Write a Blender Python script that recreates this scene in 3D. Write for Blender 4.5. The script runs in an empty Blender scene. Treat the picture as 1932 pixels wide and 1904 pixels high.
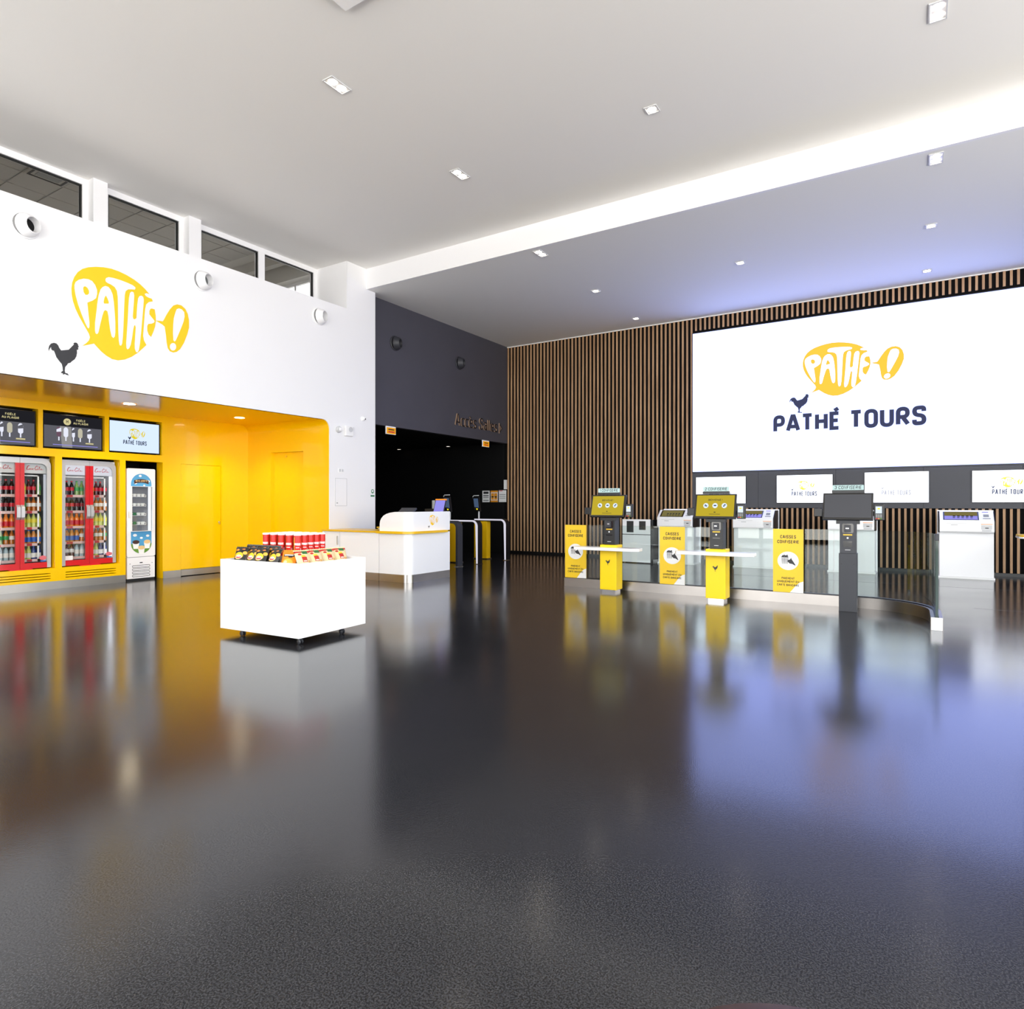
import bpy, bmesh, math, random
from mathutils import Vector
from mathutils.geometry import tessellate_polygon
random.seed(7)
PI = math.pi
SC = bpy.context.scene
COL = SC.collection

# ------------------------------------------------------------------ camera
cam_d = bpy.data.cameras.new('camera')
cam_d.sensor_fit = 'HORIZONTAL'
cam_d.sensor_width = 36.0
cam_d.lens = 36.0 * 1210.0 / 1932.0
cam_d.shift_y = -0.0005
cam_d.clip_start = 0.05
cam_d.clip_end = 200
cam = bpy.data.objects.new('camera', cam_d)
COL.objects.link(cam)
cam.location = (0, 0, 1.35)
cam.rotation_euler = (PI / 2, 0, math.radians(32.37))
SC.camera = cam

# ------------------------------------------------------------------ view, sky, daylight
vs = SC.view_settings
vs.view_transform = 'Standard'
vs.look = 'None'
vs.gamma = 1.0
vs.use_curve_mapping = False
vs.exposure = 0.95
SC.cycles.use_denoising = True
SC.cycles.max_bounces = 8
SC.cycles.diffuse_bounces = 5
SC.cycles.glossy_bounces = 4
SC.cycles.transparent_max_bounces = 12
SC.cycles.caustics_reflective = False
SC.cycles.caustics_refractive = False
SC.cycles.sample_clamp_indirect = 8

SKY = 3.5
world = bpy.data.worlds.new('overcast_sky')
SC.world = world
world.use_nodes = True
wn = world.node_tree
wn.nodes.clear()
wo = wn.nodes.new('ShaderNodeOutputWorld')
wb = wn.nodes.new('ShaderNodeBackground')
wt = wn.nodes.new('ShaderNodeTexCoord')
wsep = wn.nodes.new('ShaderNodeSeparateXYZ')
wr = wn.nodes.new('ShaderNodeValToRGB')
wr.color_ramp.elements[0].position = 0.49
wr.color_ramp.elements[0].color = (1.0, 0.97, 0.92, 1)       # pale paving outside, set as bright as the sky to light the ceiling
wr.color_ramp.elements[1].position = 0.51
wr.color_ramp.elements[1].color = (0.95, 0.98, 1.0, 1)       # overcast sky
wm = wn.nodes.new('ShaderNodeMath')
wm.operation = 'MULTIPLY_ADD'
wm.inputs[1].default_value = 0.5
wm.inputs[2].default_value = 0.5
wn.links.new(wt.outputs['Generated'], wsep.inputs[0])
wn.links.new(wsep.outputs['Z'], wm.inputs[0])
wn.links.new(wm.outputs[0], wr.inputs[0])
wn.links.new(wr.outputs[0], wb.inputs['Color'])
wb.inputs['Strength'].default_value = SKY
wn.links.new(wb.outputs[0], wo.inputs['Surface'])


def portal(name, loc, rot, sx, sy):
    l = bpy.data.lights.new(name, 'AREA')
    l.shape = 'RECTANGLE'
    l.size = sx
    l.size_y = sy
    l.cycles.is_portal = True
    o = bpy.data.objects.new(name, l)
    COL.objects.link(o)
    o.location = loc
    o.rotation_euler = rot
    return o


# the street fronts of the hall (behind and to the right of the camera)
XR, YF = 6.5, -5.5
portal('daylight_portal', (XR - 0.02, 2.5, 3.06), (PI / 2, 0, PI / 2), 15.9, 6.0)
portal('daylight_portal', (-1.5, YF + 0.02, 3.06), (PI / 2, 0, PI), 15.5, 6.0)

# ------------------------------------------------------------------ materials


def lin(c):
    if isinstance(c, str):
        c = c.lstrip('#')
        c = [int(c[i:i + 2], 16) / 255 for i in (0, 2, 4)]
        return tuple(x / 12.92 if x <= 0.04045 else ((x + 0.055) / 1.055) ** 2.4 for x in c)
    return tuple(c)


MATS = {}


def new_mat(name):
    m = bpy.data.materials.new(name)
    m.use_nodes = True
    MATS[name] = m
    return m, m.node_tree, m.node_tree.nodes['Principled BSDF']


def mat(name, col, rough=0.5, metal=0.0, spec=0.5, coat=0.0, emit=None, estr=0.0, noise=None, bump=None):
    m, nt, b = new_mat(name)
    c = lin(col)
    b.inputs['Base Color'].default_value = (*c, 1)
    b.inputs['Roughness'].default_value = rough
    b.inputs['Metallic'].default_value = metal
    b.inputs['Specular IOR Level'].default_value = spec
    b.inputs['Coat Weight'].default_value = coat
    b.inputs['Coat Roughness'].default_value = 0.04
    if emit is not None:
        b.inputs['Emission Color'].default_value = (*lin(emit), 1)
        b.inputs['Emission Strength'].default_value = estr
    if noise:
        scale, amt = noise
        tc = nt.nodes.new('ShaderNodeTexCoord')
        n = nt.nodes.new('ShaderNodeTexNoise')
        n.inputs['Scale'].default_value = scale
        n.inputs['Detail'].default_value = 4
        r = nt.nodes.new('ShaderNodeValToRGB')
        r.color_ramp.elements[0].position = 0.3
        r.color_ramp.elements[1].position = 0.7
        r.color_ramp.elements[0].color = (*[x * (1 - amt) for x in c], 1)
        r.color_ramp.elements[1].color = (*[min(1, x * (1 + amt)) for x in c], 1)
        nt.links.new(tc.outputs['Object'], n.inputs['Vector'])
        nt.links.new(n.outputs['Fac'], r.inputs[0])
        nt.links.new(r.outputs[0], b.inputs['Base Color'])
        if bump:
            bp = nt.nodes.new('ShaderNodeBump')
            bp.inputs['Strength'].default_value = bump
            bp.inputs['Distance'].default_value = 0.002
            nt.links.new(n.outputs['Fac'], bp.inputs['Height'])
            nt.links.new(bp.outputs[0], b.inputs['Normal'])
    return m


def glow(name, col, strength):
    """a surface that gives off light: lamp lens or screen"""
    m = bpy.data.materials.new(name)
    m.use_nodes = True
    nt = m.node_tree
    nt.nodes.clear()
    o = nt.nodes.new('ShaderNodeOutputMaterial')
    e = nt.nodes.new('ShaderNodeEmission')
    e.inputs['Color'].default_value = (*lin(col), 1)
    e.inputs['Strength'].default_value = strength
    nt.links.new(e.outputs[0], o.inputs[0])
    MATS[name] = m
    return m


def glass(name, tint=(1, 1, 1), f0=1.45, rough=0.0):
    m = bpy.data.materials.new(name)
    m.use_nodes = True
    nt = m.node_tree
    nt.nodes.clear()
    o = nt.nodes.new('ShaderNodeOutputMaterial')
    t = nt.nodes.new('ShaderNodeBsdfTransparent')
    t.inputs['Color'].default_value = (*tint, 1)
    g = nt.nodes.new('ShaderNodeBsdfGlossy')
    g.inputs['Roughness'].default_value = rough
    lwt = nt.nodes.new('ShaderNodeLayerWeight')
    pw = nt.nodes.new('ShaderNodeMath')
    pw.operation = 'POWER'
    pw.inputs[1].default_value = 5
    f = nt.nodes.new('ShaderNodeMath')
    f.operation = 'MULTIPLY_ADD'
    r0 = ((f0 - 1) / (f0 + 1)) ** 2
    f.inputs[1].default_value = 1 - r0
    f.inputs[2].default_value = r0
    nt.links.new(lwt.outputs['Facing'], pw.inputs[0])
    nt.links.new(pw.outputs[0], f.inputs[0])
    mx = nt.nodes.new('ShaderNodeMixShader')
    nt.links.new(f.outputs[0], mx.inputs[0])
    nt.links.new(t.outputs[0], mx.inputs[1])
    nt.links.new(g.outputs[0], mx.inputs[2])
    nt.links.new(mx.outputs[0], o.inputs[0])
    MATS[name] = m
    return m


def print_mat(name, base, layers, rough=0.4):
    """flat print on packaging, laid out in the object's own x/z plane"""
    m, nt, b = new_mat(name)
    b.inputs['Roughness'].default_value = rough
    tc = nt.nodes.new('ShaderNodeTexCoord')
    sp = nt.nodes.new('ShaderNodeSeparateXYZ')
    nt.links.new(tc.outputs['Object'], sp.inputs[0])

    def math_(op, a, b_=None, c_=None):
        n = nt.nodes.new('ShaderNodeMath')
        n.operation = op
        for i, v in enumerate((a, b_, c_)):
            if v is None:
                continue
            if isinstance(v, (int, float)):
                n.inputs[i].default_value = v
            else:
                nt.links.new(v, n.inputs[i])
        return n.outputs[0]
    cur = None
    for L in layers:
        kind, cx, cz, hx, hz, colr = L
        ux = math_('MULTIPLY_ADD', sp.outputs['X'], 1 / hx, -cx / hx)
        uz = math_('MULTIPLY_ADD', sp.outputs['Z'], 1 / hz, -cz / hz)
        if kind == 'ell':
            d = math_('ADD', math_('MULTIPLY', ux, ux), math_('MULTIPLY', uz, uz))
        else:
            d = math_('MAXIMUM', math_('ABSOLUTE', ux), math_('ABSOLUTE', uz))
        fac = math_('LESS_THAN', d, 1.0)
        mx = nt.nodes.new('ShaderNodeMix')
        mx.data_type = 'RGBA'
        nt.links.new(fac, mx.inputs['Factor'])
        if cur is None:
            mx.inputs['A'].default_value = (*lin(base), 1)
        else:
            nt.links.new(cur, mx.inputs['A'])
        mx.inputs['B'].default_value = (*lin(colr), 1)
        cur = mx.outputs['Result']
    if cur is None:
        b.inputs['Base Color'].default_value = (*lin(base), 1)
    else:
        nt.links.new(cur, b.inputs['Base Color'])
    return m


# paint and finishes
mat('white_wall', '#eeeef0', 0.5)
mat('white_ceiling', '#f0eeeb', 0.8, spec=0.2)
mat('low_ceiling', '#ececea', 0.75, spec=0.2)
mat('white_gloss', '#f3f3f5', 0.22, coat=0.3)
mat('white_matte', '#f2f2f2', 0.5)
mat('grey_plastic', '#c9cacc', 0.4)
mat('yellow_gloss', '#fbc900', 0.2, spec=0.35, coat=0.2)
mat('yellow_soft', '#f8d200', 0.4)
mat('yellow_top', '#e9b810', 0.3)
mat('yellow_print', '#f4cb22', 0.45)
mat('logo_yellow', '#f8c800', 0.5)
mat('logo_white', '#f3f1f8', 0.5)
mat('ink', '#2a2a2e', 0.5)
mat('ink_brown', '#3b3420', 0.5)
mat('dark_wall', '#44434b', 0.55, noise=(1.2, 0.06))
mat('hall_black', '#0a0a0b', 0.6, spec=0.2)
mat('hall_grey', '#1b1c1f', 0.7, spec=0.2)
mat('black', '#0c0c0d', 0.4)
mat('black_gloss', '#0a0a0c', 0.12, coat=0.5)
mat('dark_backing', '#0e0d0d', 0.8, spec=0.1)
mat('anthracite', '#33343a', 0.5)
mat('panel_grey', '#3a3b42', 0.5, noise=(0.8, 0.08))
mat('steel', '#b4afa9', 0.28, metal=1.0, noise=(3.0, 0.08))
mat('steel_bright', '#d5d3d0', 0.2, metal=1.0)
mat('silver', '#b9babd', 0.3, metal=0.35)
mat('bronze', '#a98d77', 0.35)
mat('red', '#c4000d', 0.3, coat=0.3)
mat('red_print', '#c8102e', 0.4)
mat('soffit_dark', '#3a2800', 0.06, coat=1.0, spec=0.7)
mat('pouf_leather', '#35221f', 0.5, noise=(40, 0.15), bump=0.2)
mat('tile_grey', '#bdbab5', 0.9, spec=0.1)
mat('tile_bar', '#d0cdc8', 0.7)
mat('office_wall', '#c9c6c0', 0.8)
mat('orange_sign', '#f08a00', 0.4)
mat('paper', '#e6e6e6', 0.6)
mat('paper_orange', '#d98e16', 0.6)
mat('green_print', '#2f7a4d', 0.5)
mat('sky_print', '#4f9fd0', 0.4)
mat('cloud_print', '#f5f6f4', 0.5)
mat('meadow_print', '#5f8f2e', 0.5)
mat('cream_print', '#e8c68a', 0.5)
mat('choc_print', '#3e2217', 0.5)
mat('gold_print', '#d8c078', 0.5)
mat('pink_print', '#8a6a74', 0.5)
mat('rubber', '#161616', 0.6)
mat('caster', '#2a2b30', 0.35)
mat('orange_plastic', '#f08f1d', 0.4)
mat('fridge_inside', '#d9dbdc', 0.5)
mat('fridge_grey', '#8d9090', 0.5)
mat('price_strip', '#d9b9b4', 0.4)
mat('price_red', '#b51a22', 0.4)
glass('pane', (0.92, 0.96, 0.95))
glass('fridge_glass', (0.95, 0.96, 0.96))
glass('rail_glass', (0.90, 0.95, 0.935), 1.45)
glass('dark_pane', (0.88, 0.88, 0.88), 1.45)
mat('glass_edge', '#17332b', 0.1, coat=0.5)

# floor: dark poured rubber with a fine two-tone fleck and a soft shine
m, nt, b = new_mat('floor_resin')
tc = nt.nodes.new('ShaderNodeTexCoord')
n1 = nt.nodes.new('ShaderNodeTexNoise')
n1.inputs['Scale'].default_value = 170
n1.inputs['Detail'].default_value = 2.0
r1 = nt.nodes.new('ShaderNodeValToRGB')
r1.color_ramp.elements[0].position = 0.42
r1.color_ramp.elements[0].color = (0.004, 0.004, 0.0055, 1)
r1.color_ramp.elements[1].position = 0.56
r1.color_ramp.elements[1].color = (0.032, 0.0325, 0.037, 1)
n2 = nt.nodes.new('ShaderNodeTexNoise')
n2.inputs['Scale'].default_value = 0.7
n2.inputs['Detail'].default_value = 3
r2 = nt.nodes.new('ShaderNodeMapRange')
r2.inputs['From Min'].default_value = 0.3
r2.inputs['From Max'].default_value = 0.7
r2.inputs['To Min'].default_value = 0.11
r2.inputs['To Max'].default_value = 0.17
bp = nt.nodes.new('ShaderNodeBump')
bp.inputs['Strength'].default_value = 0.09
bp.inputs['Distance'].default_value = 0.002
for n in (n1, n2):
    nt.links.new(tc.outputs['Object'], n.inputs['Vector'])
nt.links.new(n1.outputs['Fac'], r1.inputs[0])
nt.links.new(r1.outputs[0], b.inputs['Base Color'])
nt.links.new(n2.outputs['Fac'], r2.inputs[0])
nt.links.new(r2.outputs[0], b.inputs['Roughness'])
nt.links.new(n1.outputs['Fac'], bp.inputs['Height'])
nt.links.new(bp.outputs[0], b.inputs['Normal'])
b.inputs['Specular IOR Level'].default_value = 0.5

# oak slats
m, nt, b = new_mat('slat_wood')
tc = nt.nodes.new('ShaderNodeTexCoord')
mp = nt.nodes.new('ShaderNodeMapping')
mp.inputs['Scale'].default_value = (30, 30, 1.2)
oi = nt.nodes.new('ShaderNodeObjectInfo')
n1 = nt.nodes.new('ShaderNodeTexNoise')
n1.noise_dimensions = '4D'
n1.inputs['Scale'].default_value = 1.0
n1.inputs['Detail'].default_value = 5
r1 = nt.nodes.new('ShaderNodeValToRGB')
r1.color_ramp.elements[0].position = 0.3
r1.color_ramp.elements[0].color = (*lin('#997452'), 1)
r1.color_ramp.elements[1].position = 0.75
r1.color_ramp.elements[1].color = (*lin('#cba47d'), 1)
ml = nt.nodes.new('ShaderNodeMath')
ml.operation = 'MULTIPLY'
ml.inputs[1].default_value = 40
nt.links.new(tc.outputs['Object'], mp.inputs[0])
nt.links.new(mp.outputs[0], n1.inputs['Vector'])
nt.links.new(oi.outputs['Random'], ml.inputs[0])
nt.links.new(ml.outputs[0], n1.inputs['W'])
nt.links.new(n1.outputs['Fac'], r1.inputs[0])
nt.links.new(r1.outputs[0], b.inputs['Base Color'])
b.inputs['Roughness'].default_value = 0.55

# things that give off light
LED = 1.6
glow('led_white', (0.38, 0.46, 1.0), LED)
glow('led_orange', (1.0, 0.56, 0.06), 0.62)
glow('led_ink', (0.034, 0.038, 0.078), 0.9)
glow('monitor_white', (0.85, 0.9, 1.0), 1.5)
glow('monitor_yellow', (1.0, 0.82, 0.10), 0.75)
glow('monitor_pale', (1.0, 0.97, 0.62), 1.0)
glow('monitor_ink', (0.08, 0.09, 0.14), 0.9)
glow('monitor_ink_pale', (0.35, 0.36, 0.42), 0.9)
glow('tv_blue', (0.62, 0.74, 0.95), 0.62)
glow('tv_yellow', (0.75, 0.60, 0.02), 0.55)
glow('tv_ink', (0.02, 0.03, 0.05), 0.5)
glow('tv_grey', (0.12, 0.12, 0.14), 0.5)
glow('tv_grey_light', (0.30, 0.29, 0.29), 0.5)
glow('tv_dark', (0.016, 0.016, 0.02), 0.5)
glow('tv_white', (0.85, 0.87, 1.0), 0.5)
glow('tv_cream', (0.55, 0.52, 0.40), 0.5)
glow('tv_plum', (0.16, 0.09, 0.13), 0.5)
glow('tv_gold', (0.70, 0.62, 0.32), 0.5)
glow('kiosk_yellow', (0.52, 0.40, 0.03), 0.55)
glow('kiosk_ink', (0.02, 0.025, 0.04), 0.5)
glow('kiosk_white', (0.8, 0.9, 1.0), 0.55)
glow('screen_violet', (0.28, 0.26, 0.75), 0.6)
glow('screen_olive', (0.20, 0.17, 0.06), 0.5)
glow('screen_slate', (0.05, 0.08, 0.14), 0.6)
glow('arrow_yellow', (1.0, 0.8, 0.02), 0.7)
glow('lamp_warm', (1.0, 0.88, 0.70), 14)
glow('lamp_alcove', (1.0, 0.86, 0.62), 24)
glow('lamp_hall', (1.0, 0.88, 0.75), 1.6)
glow('sign_glow', (0.70, 0.95, 0.93), 0.5)
glow('exit_glow', (1.0, 0.42, 0.01), 0.42)
glow('fridge_led', (0.9, 0.92, 1.0), 2.2)
glow('fridge_fill_glow', (0.9, 0.92, 1.0), 0.35)  # left fridge's strip is off; glow added to brighten its inside
mat('freezer_inside', '#70747e', 0.6)
mat('steel_kerb', '#a29b95', 0.3, metal=1.0, noise=(2.0, 0.10))
glow('fridge_header', (0.86, 0.84, 0.92), 0.5)
glow('freezer_led', (0.88, 0.92, 1.0), 0.8)
glow('gate_led', (0.85, 0.83, 0.95), 0.42)

# ------------------------------------------------------------------ mesh helpers


class MB:
    def __init__(self):
        self.v = []
        self.f = []
        self.m = []

    def add(self, vs_, fs_, mi=0):
        k = len(self.v)
        self.v += [tuple(p) for p in vs_]
        self.f += [tuple(i + k for i in q) for q in fs_]
        self.m += [mi] * len(fs_)
        return self

    def box(self, x0, x1, y0, y1, z0, z1, mi=0):
        vs_ = [(x, y, z) for z in (z0, z1) for y in (y0, y1) for x in (x0, x1)]
        return self.add(vs_, [(0, 2, 3, 1), (4, 5, 7, 6), (0, 1, 5, 4), (2, 6, 7, 3), (0, 4, 6, 2), (1, 3, 7, 5)], mi)

    def poly(self, pts, y, mi=0):
        """flat shape facing -y"""
        tri = tessellate_polygon([[Vector((p[0], p[1], 0)) for p in pts]])
        return self.add([(p[0], y, p[1]) for p in pts], [tuple(t) for t in tri], mi)

    def prism(self, pts, a0, a1, axis='y', mi=0):
        """polygon extruded along an axis; pts are (x,z) for y, (y,z) for x, (x,y) for z"""
        n = len(pts)
        tri = [tuple(t) for t in tessellate_polygon([[Vector((p[0], p[1], 0)) for p in pts]])]

        def w(p, a):
            return {'y': (p[0], a, p[1]), 'x': (a, p[0], p[1]), 'z': (p[0], p[1], a)}[axis]
        vs_ = [w(p, a0) for p in pts] + [w(p, a1) for p in pts]
        fs_ = tri + [tuple(i + n for i in reversed(t)) for t in tri]
        fs_ += [(i, (i + 1) % n, (i + 1) % n + n, i + n) for i in range(n)]
        return self.add(vs_, fs_, mi)

    def lathe(self, prof, n=16, c=(0, 0, 0), axis='z', mi=0, caps=True):
        vs_, fs_ = [], []
        for r, h in prof:
            for k in range(n):
                a = 2 * PI * k / n
                p = {'z': (r * math.cos(a), r * math.sin(a), h), 'y': (r * math.cos(a), h, r * math.sin(a)),
                     'x': (h, r * math.cos(a), r * math.sin(a))}[axis]
                vs_.append((p[0] + c[0], p[1] + c[1], p[2] + c[2]))
        for i in range(len(prof) - 1):
            for k in range(n):
                fs_.append((i * n + k, i * n + (k + 1) % n, (i + 1) * n + (k + 1) % n, (i + 1) * n + k))
        if caps:
            if prof[0][0] > 1e-6:
                fs_.append(tuple(range(n)))
            if prof[-1][0] > 1e-6:
                fs_.append(tuple((len(prof) - 1) * n + k for k in range(n)))
        return self.add(vs_, fs_, mi)

    def tube(self, path, r, n=8, mi=0):
        pts = [Vector(p) for p in path]
        vs_, fs_ = [], []
        for i, p in enumerate(pts):
            d = (pts[min(i + 1, len(pts) - 1)] - pts[max(i - 1, 0)]).normalized()
            up = Vector((0, 0, 1)) if abs(d.z) < 0.9 else Vector((0, 1, 0))
            a = d.cross(up).normalized()
            b_ = d.cross(a).normalized()
            for k in range(n):
                t = 2 * PI * k / n
                vs_.append(p + a * r * math.cos(t) + b_ * r * math.sin(t))
        for i in range(len(pts) - 1):
            for k in range(n):
                fs_.append((i * n + k, i * n + (k + 1) % n, (i + 1) * n + (k + 1) % n, (i + 1) * n + k))
        fs_ += [tuple(range(n)), tuple((len(pts) - 1) * n + k for k in range(n))]
        return self.add(vs_, fs_, mi)

    def grid_wall(self, us, vs2, holes, t0, t1, plane, mi=0):
        """slab with rectangular holes. plane 'x': u=y v=z, 'y': u=x v=z, 'z': u=x v=y; between t0 and t1"""
        U = sorted(set([us[0], us[1]] + [h for q in holes for h in q[:2] if us[0] < h < us[1]]))
        V = sorted(set([vs2[0], vs2[1]] + [h for q in holes for h in q[2:] if vs2[0] < h < vs2[1]]))

        def solid(i, j):
            if i < 0 or j < 0 or i >= len(U) - 1 or j >= len(V) - 1:
                return False
            u = (U[i] + U[i + 1]) / 2
            v = (V[j] + V[j + 1]) / 2
            return not any(q[0] < u < q[1] and q[2] < v < q[3] for q in holes)

        def w(u, v, t):
            return {'x': (t, u, v), 'y': (u, t, v), 'z': (u, v, t)}[plane]
        for i in range(len(U) - 1):
            for j in range(len(V) - 1):
                if not solid(i, j):
                    continue
                a, b_, c, d = U[i], U[i + 1], V[j], V[j + 1]
                for t in (t0, t1):
                    self.add([w(a, c, t), w(b_, c, t), w(b_, d, t), w(a, d, t)], [(0, 1, 2, 3)], mi)
                for (di, dj, p, q) in ((-1, 0, (a, c), (a, d)), (1, 0, (b_, c), (b_, d)), (0, -1, (a, c), (b_, c)), (0, 1, (a, d), (b_, d))):
                    if not solid(i + di, j + dj):
                        self.add([w(*p, t0), w(*q, t0), w(*q, t1), w(*p, t1)], [(0, 1, 2, 3)], mi)
        return self

    def mesh(self, name, mats, bevel=0, seg=2, smooth=False):
        me = bpy.data.meshes.new(name)
        me.from_pydata(self.v, [], self.f)
        mats = mats if isinstance(mats, (list, tuple)) else [mats]
        for k in mats:
            me.materials.append(MATS[k])
        me.polygons.foreach_set('material_index', self.m)
        bm = bmesh.new()
        bm.from_mesh(me)
        bmesh.ops.remove_doubles(bm, verts=bm.verts, dist=1e-5)
        bmesh.ops.recalc_face_normals(bm, faces=bm.faces)
        if bevel:
            es = [e for e in bm.edges if len(e.link_faces) == 2 and e.calc_face_angle(0) > 0.6]
            bmesh.ops.bevel(bm, geom=es, offset=bevel, segments=seg, profile=0.5, affect='EDGES', clamp_overlap=True)
        if smooth:
            for f in bm.faces:
                f.smooth = True
            for e in bm.edges:
                if len(e.link_faces) == 2 and e.calc_face_angle(0) > 0.7:
                    e.smooth = False
        bm.to_mesh(me)
        bm.free()
        return me

    def build(self, name, mats, parent=None, loc=(0, 0, 0), rotz=0, **kw):
        return place(name, self.mesh(name, mats, **kw), parent, loc, rotz)


def place(name, me, parent=None, loc=(0, 0, 0), rotz=0):
    o = bpy.data.objects.new(name, me)
    COL.objects.link(o)
    o.location = loc
    o.rotation_euler = (0, 0, rotz)
    if parent:
        o.parent = parent
    return o


def tag(o, label=None, cat=None, group=None, kind=None):
    if label:
        o['label'] = label
    if cat:
        o['category'] = cat
    if group:
        o['group'] = group
    if kind:
        o['kind'] = kind
    return o


def thing(name, label, cat, loc=(0, 0, 0), rotz=0, group=None):
    o = place(name, None, None, loc, rotz)
    o.empty_display_size = 0.1
    return tag(o, label, cat, group)


def struct(o, label=None, cat=None):
    return tag(o, label, cat, None, 'structure')


def copy_tree(o, parent=None):
    c = o.copy()
    COL.objects.link(c)
    c.parent = parent
    for ch in list(o.children):
        copy_tree(ch, c)
    return c


def arc(cx, cz, r, a0, a1, n=8, rz=None):
    rz = r if rz is None else rz
    return [(cx + r * math.cos(math.radians(a0 + (a1 - a0) * i / n)), cz + rz * math.sin(math.radians(a0 + (a1 - a0) * i / n))) for i in range(n + 1)]


def ell(cx, cz, rx, rz=None, n=20):
    return arc(cx, cz, rx, 0, 360, n, rz if rz else rx)[:-1]


def rrect(x0, x1, z0, z1, r, n=4):
    return arc(x1 - r, z1 - r, r, 0, 90, n) + arc(x0 + r, z1 - r, r, 90, 180, n) + arc(x0 + r, z0 + r, r, 180, 270, n) + arc(x1 - r, z0 + r, r, 270, 360, n)


# ------------------------------------------------------------------ lettering (drawn as strokes)
# each glyph: (width, [ (points, rounded, closed) ]) in a 1 x 1 box; r in the second slot rounds the corners
GL = {
    'A': (.60, [([(-.06, 0), (.42, 1), (.58, 1), (1.06, 0)], 0, 0), ([(.15, .27), (.85, .27)], 0, 0)]),
    'B': (.54, [([(0, 0), (0, 1), (.92, 1), (.92, .53), (0, .53)], .9, 0), ([(0, .53), (1, .53), (1, 0), (0, 0)], .9, 0)]),
    'C': (.54, [([(1, .74), (1, 1), (0, 1), (0, 0), (1, 0), (1, .26)], 1, 0)]),
    'D': (.56, [([(0, 0), (0, 1), (1, 1), (1, 0), (0, 0)], .9, 0)]),
    'E': (.48, [([(1, 1), (0, 1), (0, 0), (1, 0)], 0, 0), ([(0, .52), (.9, .52)], 0, 0)]),
    'F': (.46, [([(1, 1), (0, 1), (0, 0)], 0, 0), ([(0, .5), (.88, .5)], 0, 0)]),
    'G': (.56, [([(1, .76), (1, 1), (0, 1), (0, 0), (1, 0), (1, .47), (.55, .47)], .8, 0)]),
    'H': (.56, [([(0, 0), (0, 1)], 0, 0), ([(1, 0), (1, 1)], 0, 0), ([(0, .52), (1, .52)], 0, 0)]),
    'I': (.14, [([(.5, 0), (.5, 1)], 0, 0)]),
    'J': (.45, [([(1, 1), (1, 0), (0, 0), (0, .25)], 1, 0)]),
    'K': (.56, [([(0, 0), (0, 1)], 0, 0), ([(1, 1), (.05, .42)], 0, 0), ([(.3, .6), (1, 0)], 0, 0)]),
    'L': (.46, [([(0, 1), (0, 0), (1, 0)], 0, 0)]),
    'M': (.70, [([(0, 0), (0, 1), (.5, .35), (1, 1), (1, 0)], 0, 0)]),
    'N': (.58, [([(0, 0), (0, 1), (1, 0), (1, 1)], 0, 0)]),
    'O': (.56, [([(0, 0), (0, 1), (1, 1), (1, 0)], 1, 1)]),
    'P': (.54, [([(0, 0), (0, 1), (1, 1), (1, .44), (0, .44)], .95, 0)]),
    'Q': (.56, [([(0, 0), (0, 1), (1, 1), (1, 0)], 1, 1), ([(.6, .25), (1, -.02)], 0, 0)]),
    'R': (.56, [([(0, 0), (0, 1), (.95, 1), (.95, .47), (0, .47)], .95, 0), ([(.45, .47), (1, 0)], 0, 0)]),
    'S': (.54, [([(.98, .76), (.98, 1), (0, 1), (0, .56), (1, .47), (1, 0), (0, 0), (0, .24)], 1, 0)]),
    'T': (.54, [([(.5, 0), (.5, 1)], 0, 0), ([(-.05, 1), (1.05, 1)], 0, 0)]),
    'U': (.56, [([(0, 1), (0, 0), (1, 0), (1, 1)], 1, 0)]),
    'V': (.56, [([(0, 1), (.5, 0), (1, 1)], 0, 0)]),
    'W': (.80, [([(0, 1), (.25, 0), (.5, .8), (.75, 0), (1, 1)], 0, 0)]),
    'Y': (.56, [([(0, 1), (.5, .45), (1, 1)], 0, 0), ([(.5, .45), (.5, 0)], 0, 0)]),
    '1': (.3, [([(0, .72), (1, 1), (1, 0)], 0, 0)]),
    '2': (.52, [([(0, .74), (0, 1), (1, 1), (1, .58), (0, .1), (0, 0), (1, 0)], .8, 0)]),
    '3': (.52, [([(0, .76), (0, 1), (.95, 1), (.95, .53), (.35, .53)], .9, 0), ([(.35, .53), (1, .53), (1, 0), (0, 0), (0, .24)], .9, 0)]),
    '!': (.14, [([(.5, 1), (.5, .32)], 0, 0), ([(.5, .12), (.5, 0)], 0, 0)]),
    '&': (.60, [([(1, 0), (.15, .75), (.15, 1), (.65, 1), (.65, .7), (0, .42), (0, 0), (.6, 0), (1, .42)], .7, 0)]),
    "'": (.14, [([(.5, 1), (.5, .76)], 0, 0)]),
    'a': (.46, [([(0, .62), (.1, .68), (1, .68), (1, 0)], .6, 0), ([(1, .42), (0, .40), (0, 0), (1, 0), (1, .2)], .6, 0)]),
    'c': (.42, [([(1, .60), (1, .68), (0, .68), (0, 0), (1, 0), (1, .08)], 1, 0)]),
    'e': (.46, [([(0, .36), (1, .36), (1, .68), (0, .68), (0, 0), (1, 0), (1, .08)], .9, 0)]),
    'l': (.14, [([(.5, 0), (.5, 1)], 0, 0)]),
    's': (.40, [([(1, .60), (1, .68), (0, .68), (0, .38), (1, .30), (1, 0), (0, 0), (0, .08)], .9, 0)]),
    '>': (.40, [([(0, 0), (0, .8), (1, .4)], 0, 1)]),
}
GL['É'] = (GL['E'][0], GL['E'][1] + [([(.4, 1.19), (.95, 1.33)], 0, 0)])
GL['È'] = (GL['E'][0], GL['E'][1] + [([(.15, 1.33), (.65, 1.19)], 0, 0)])
GL['è'] = (GL['e'][0], GL['e'][1] + [([(.2, .98), (.6, .84)], 0, 0)])


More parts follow.
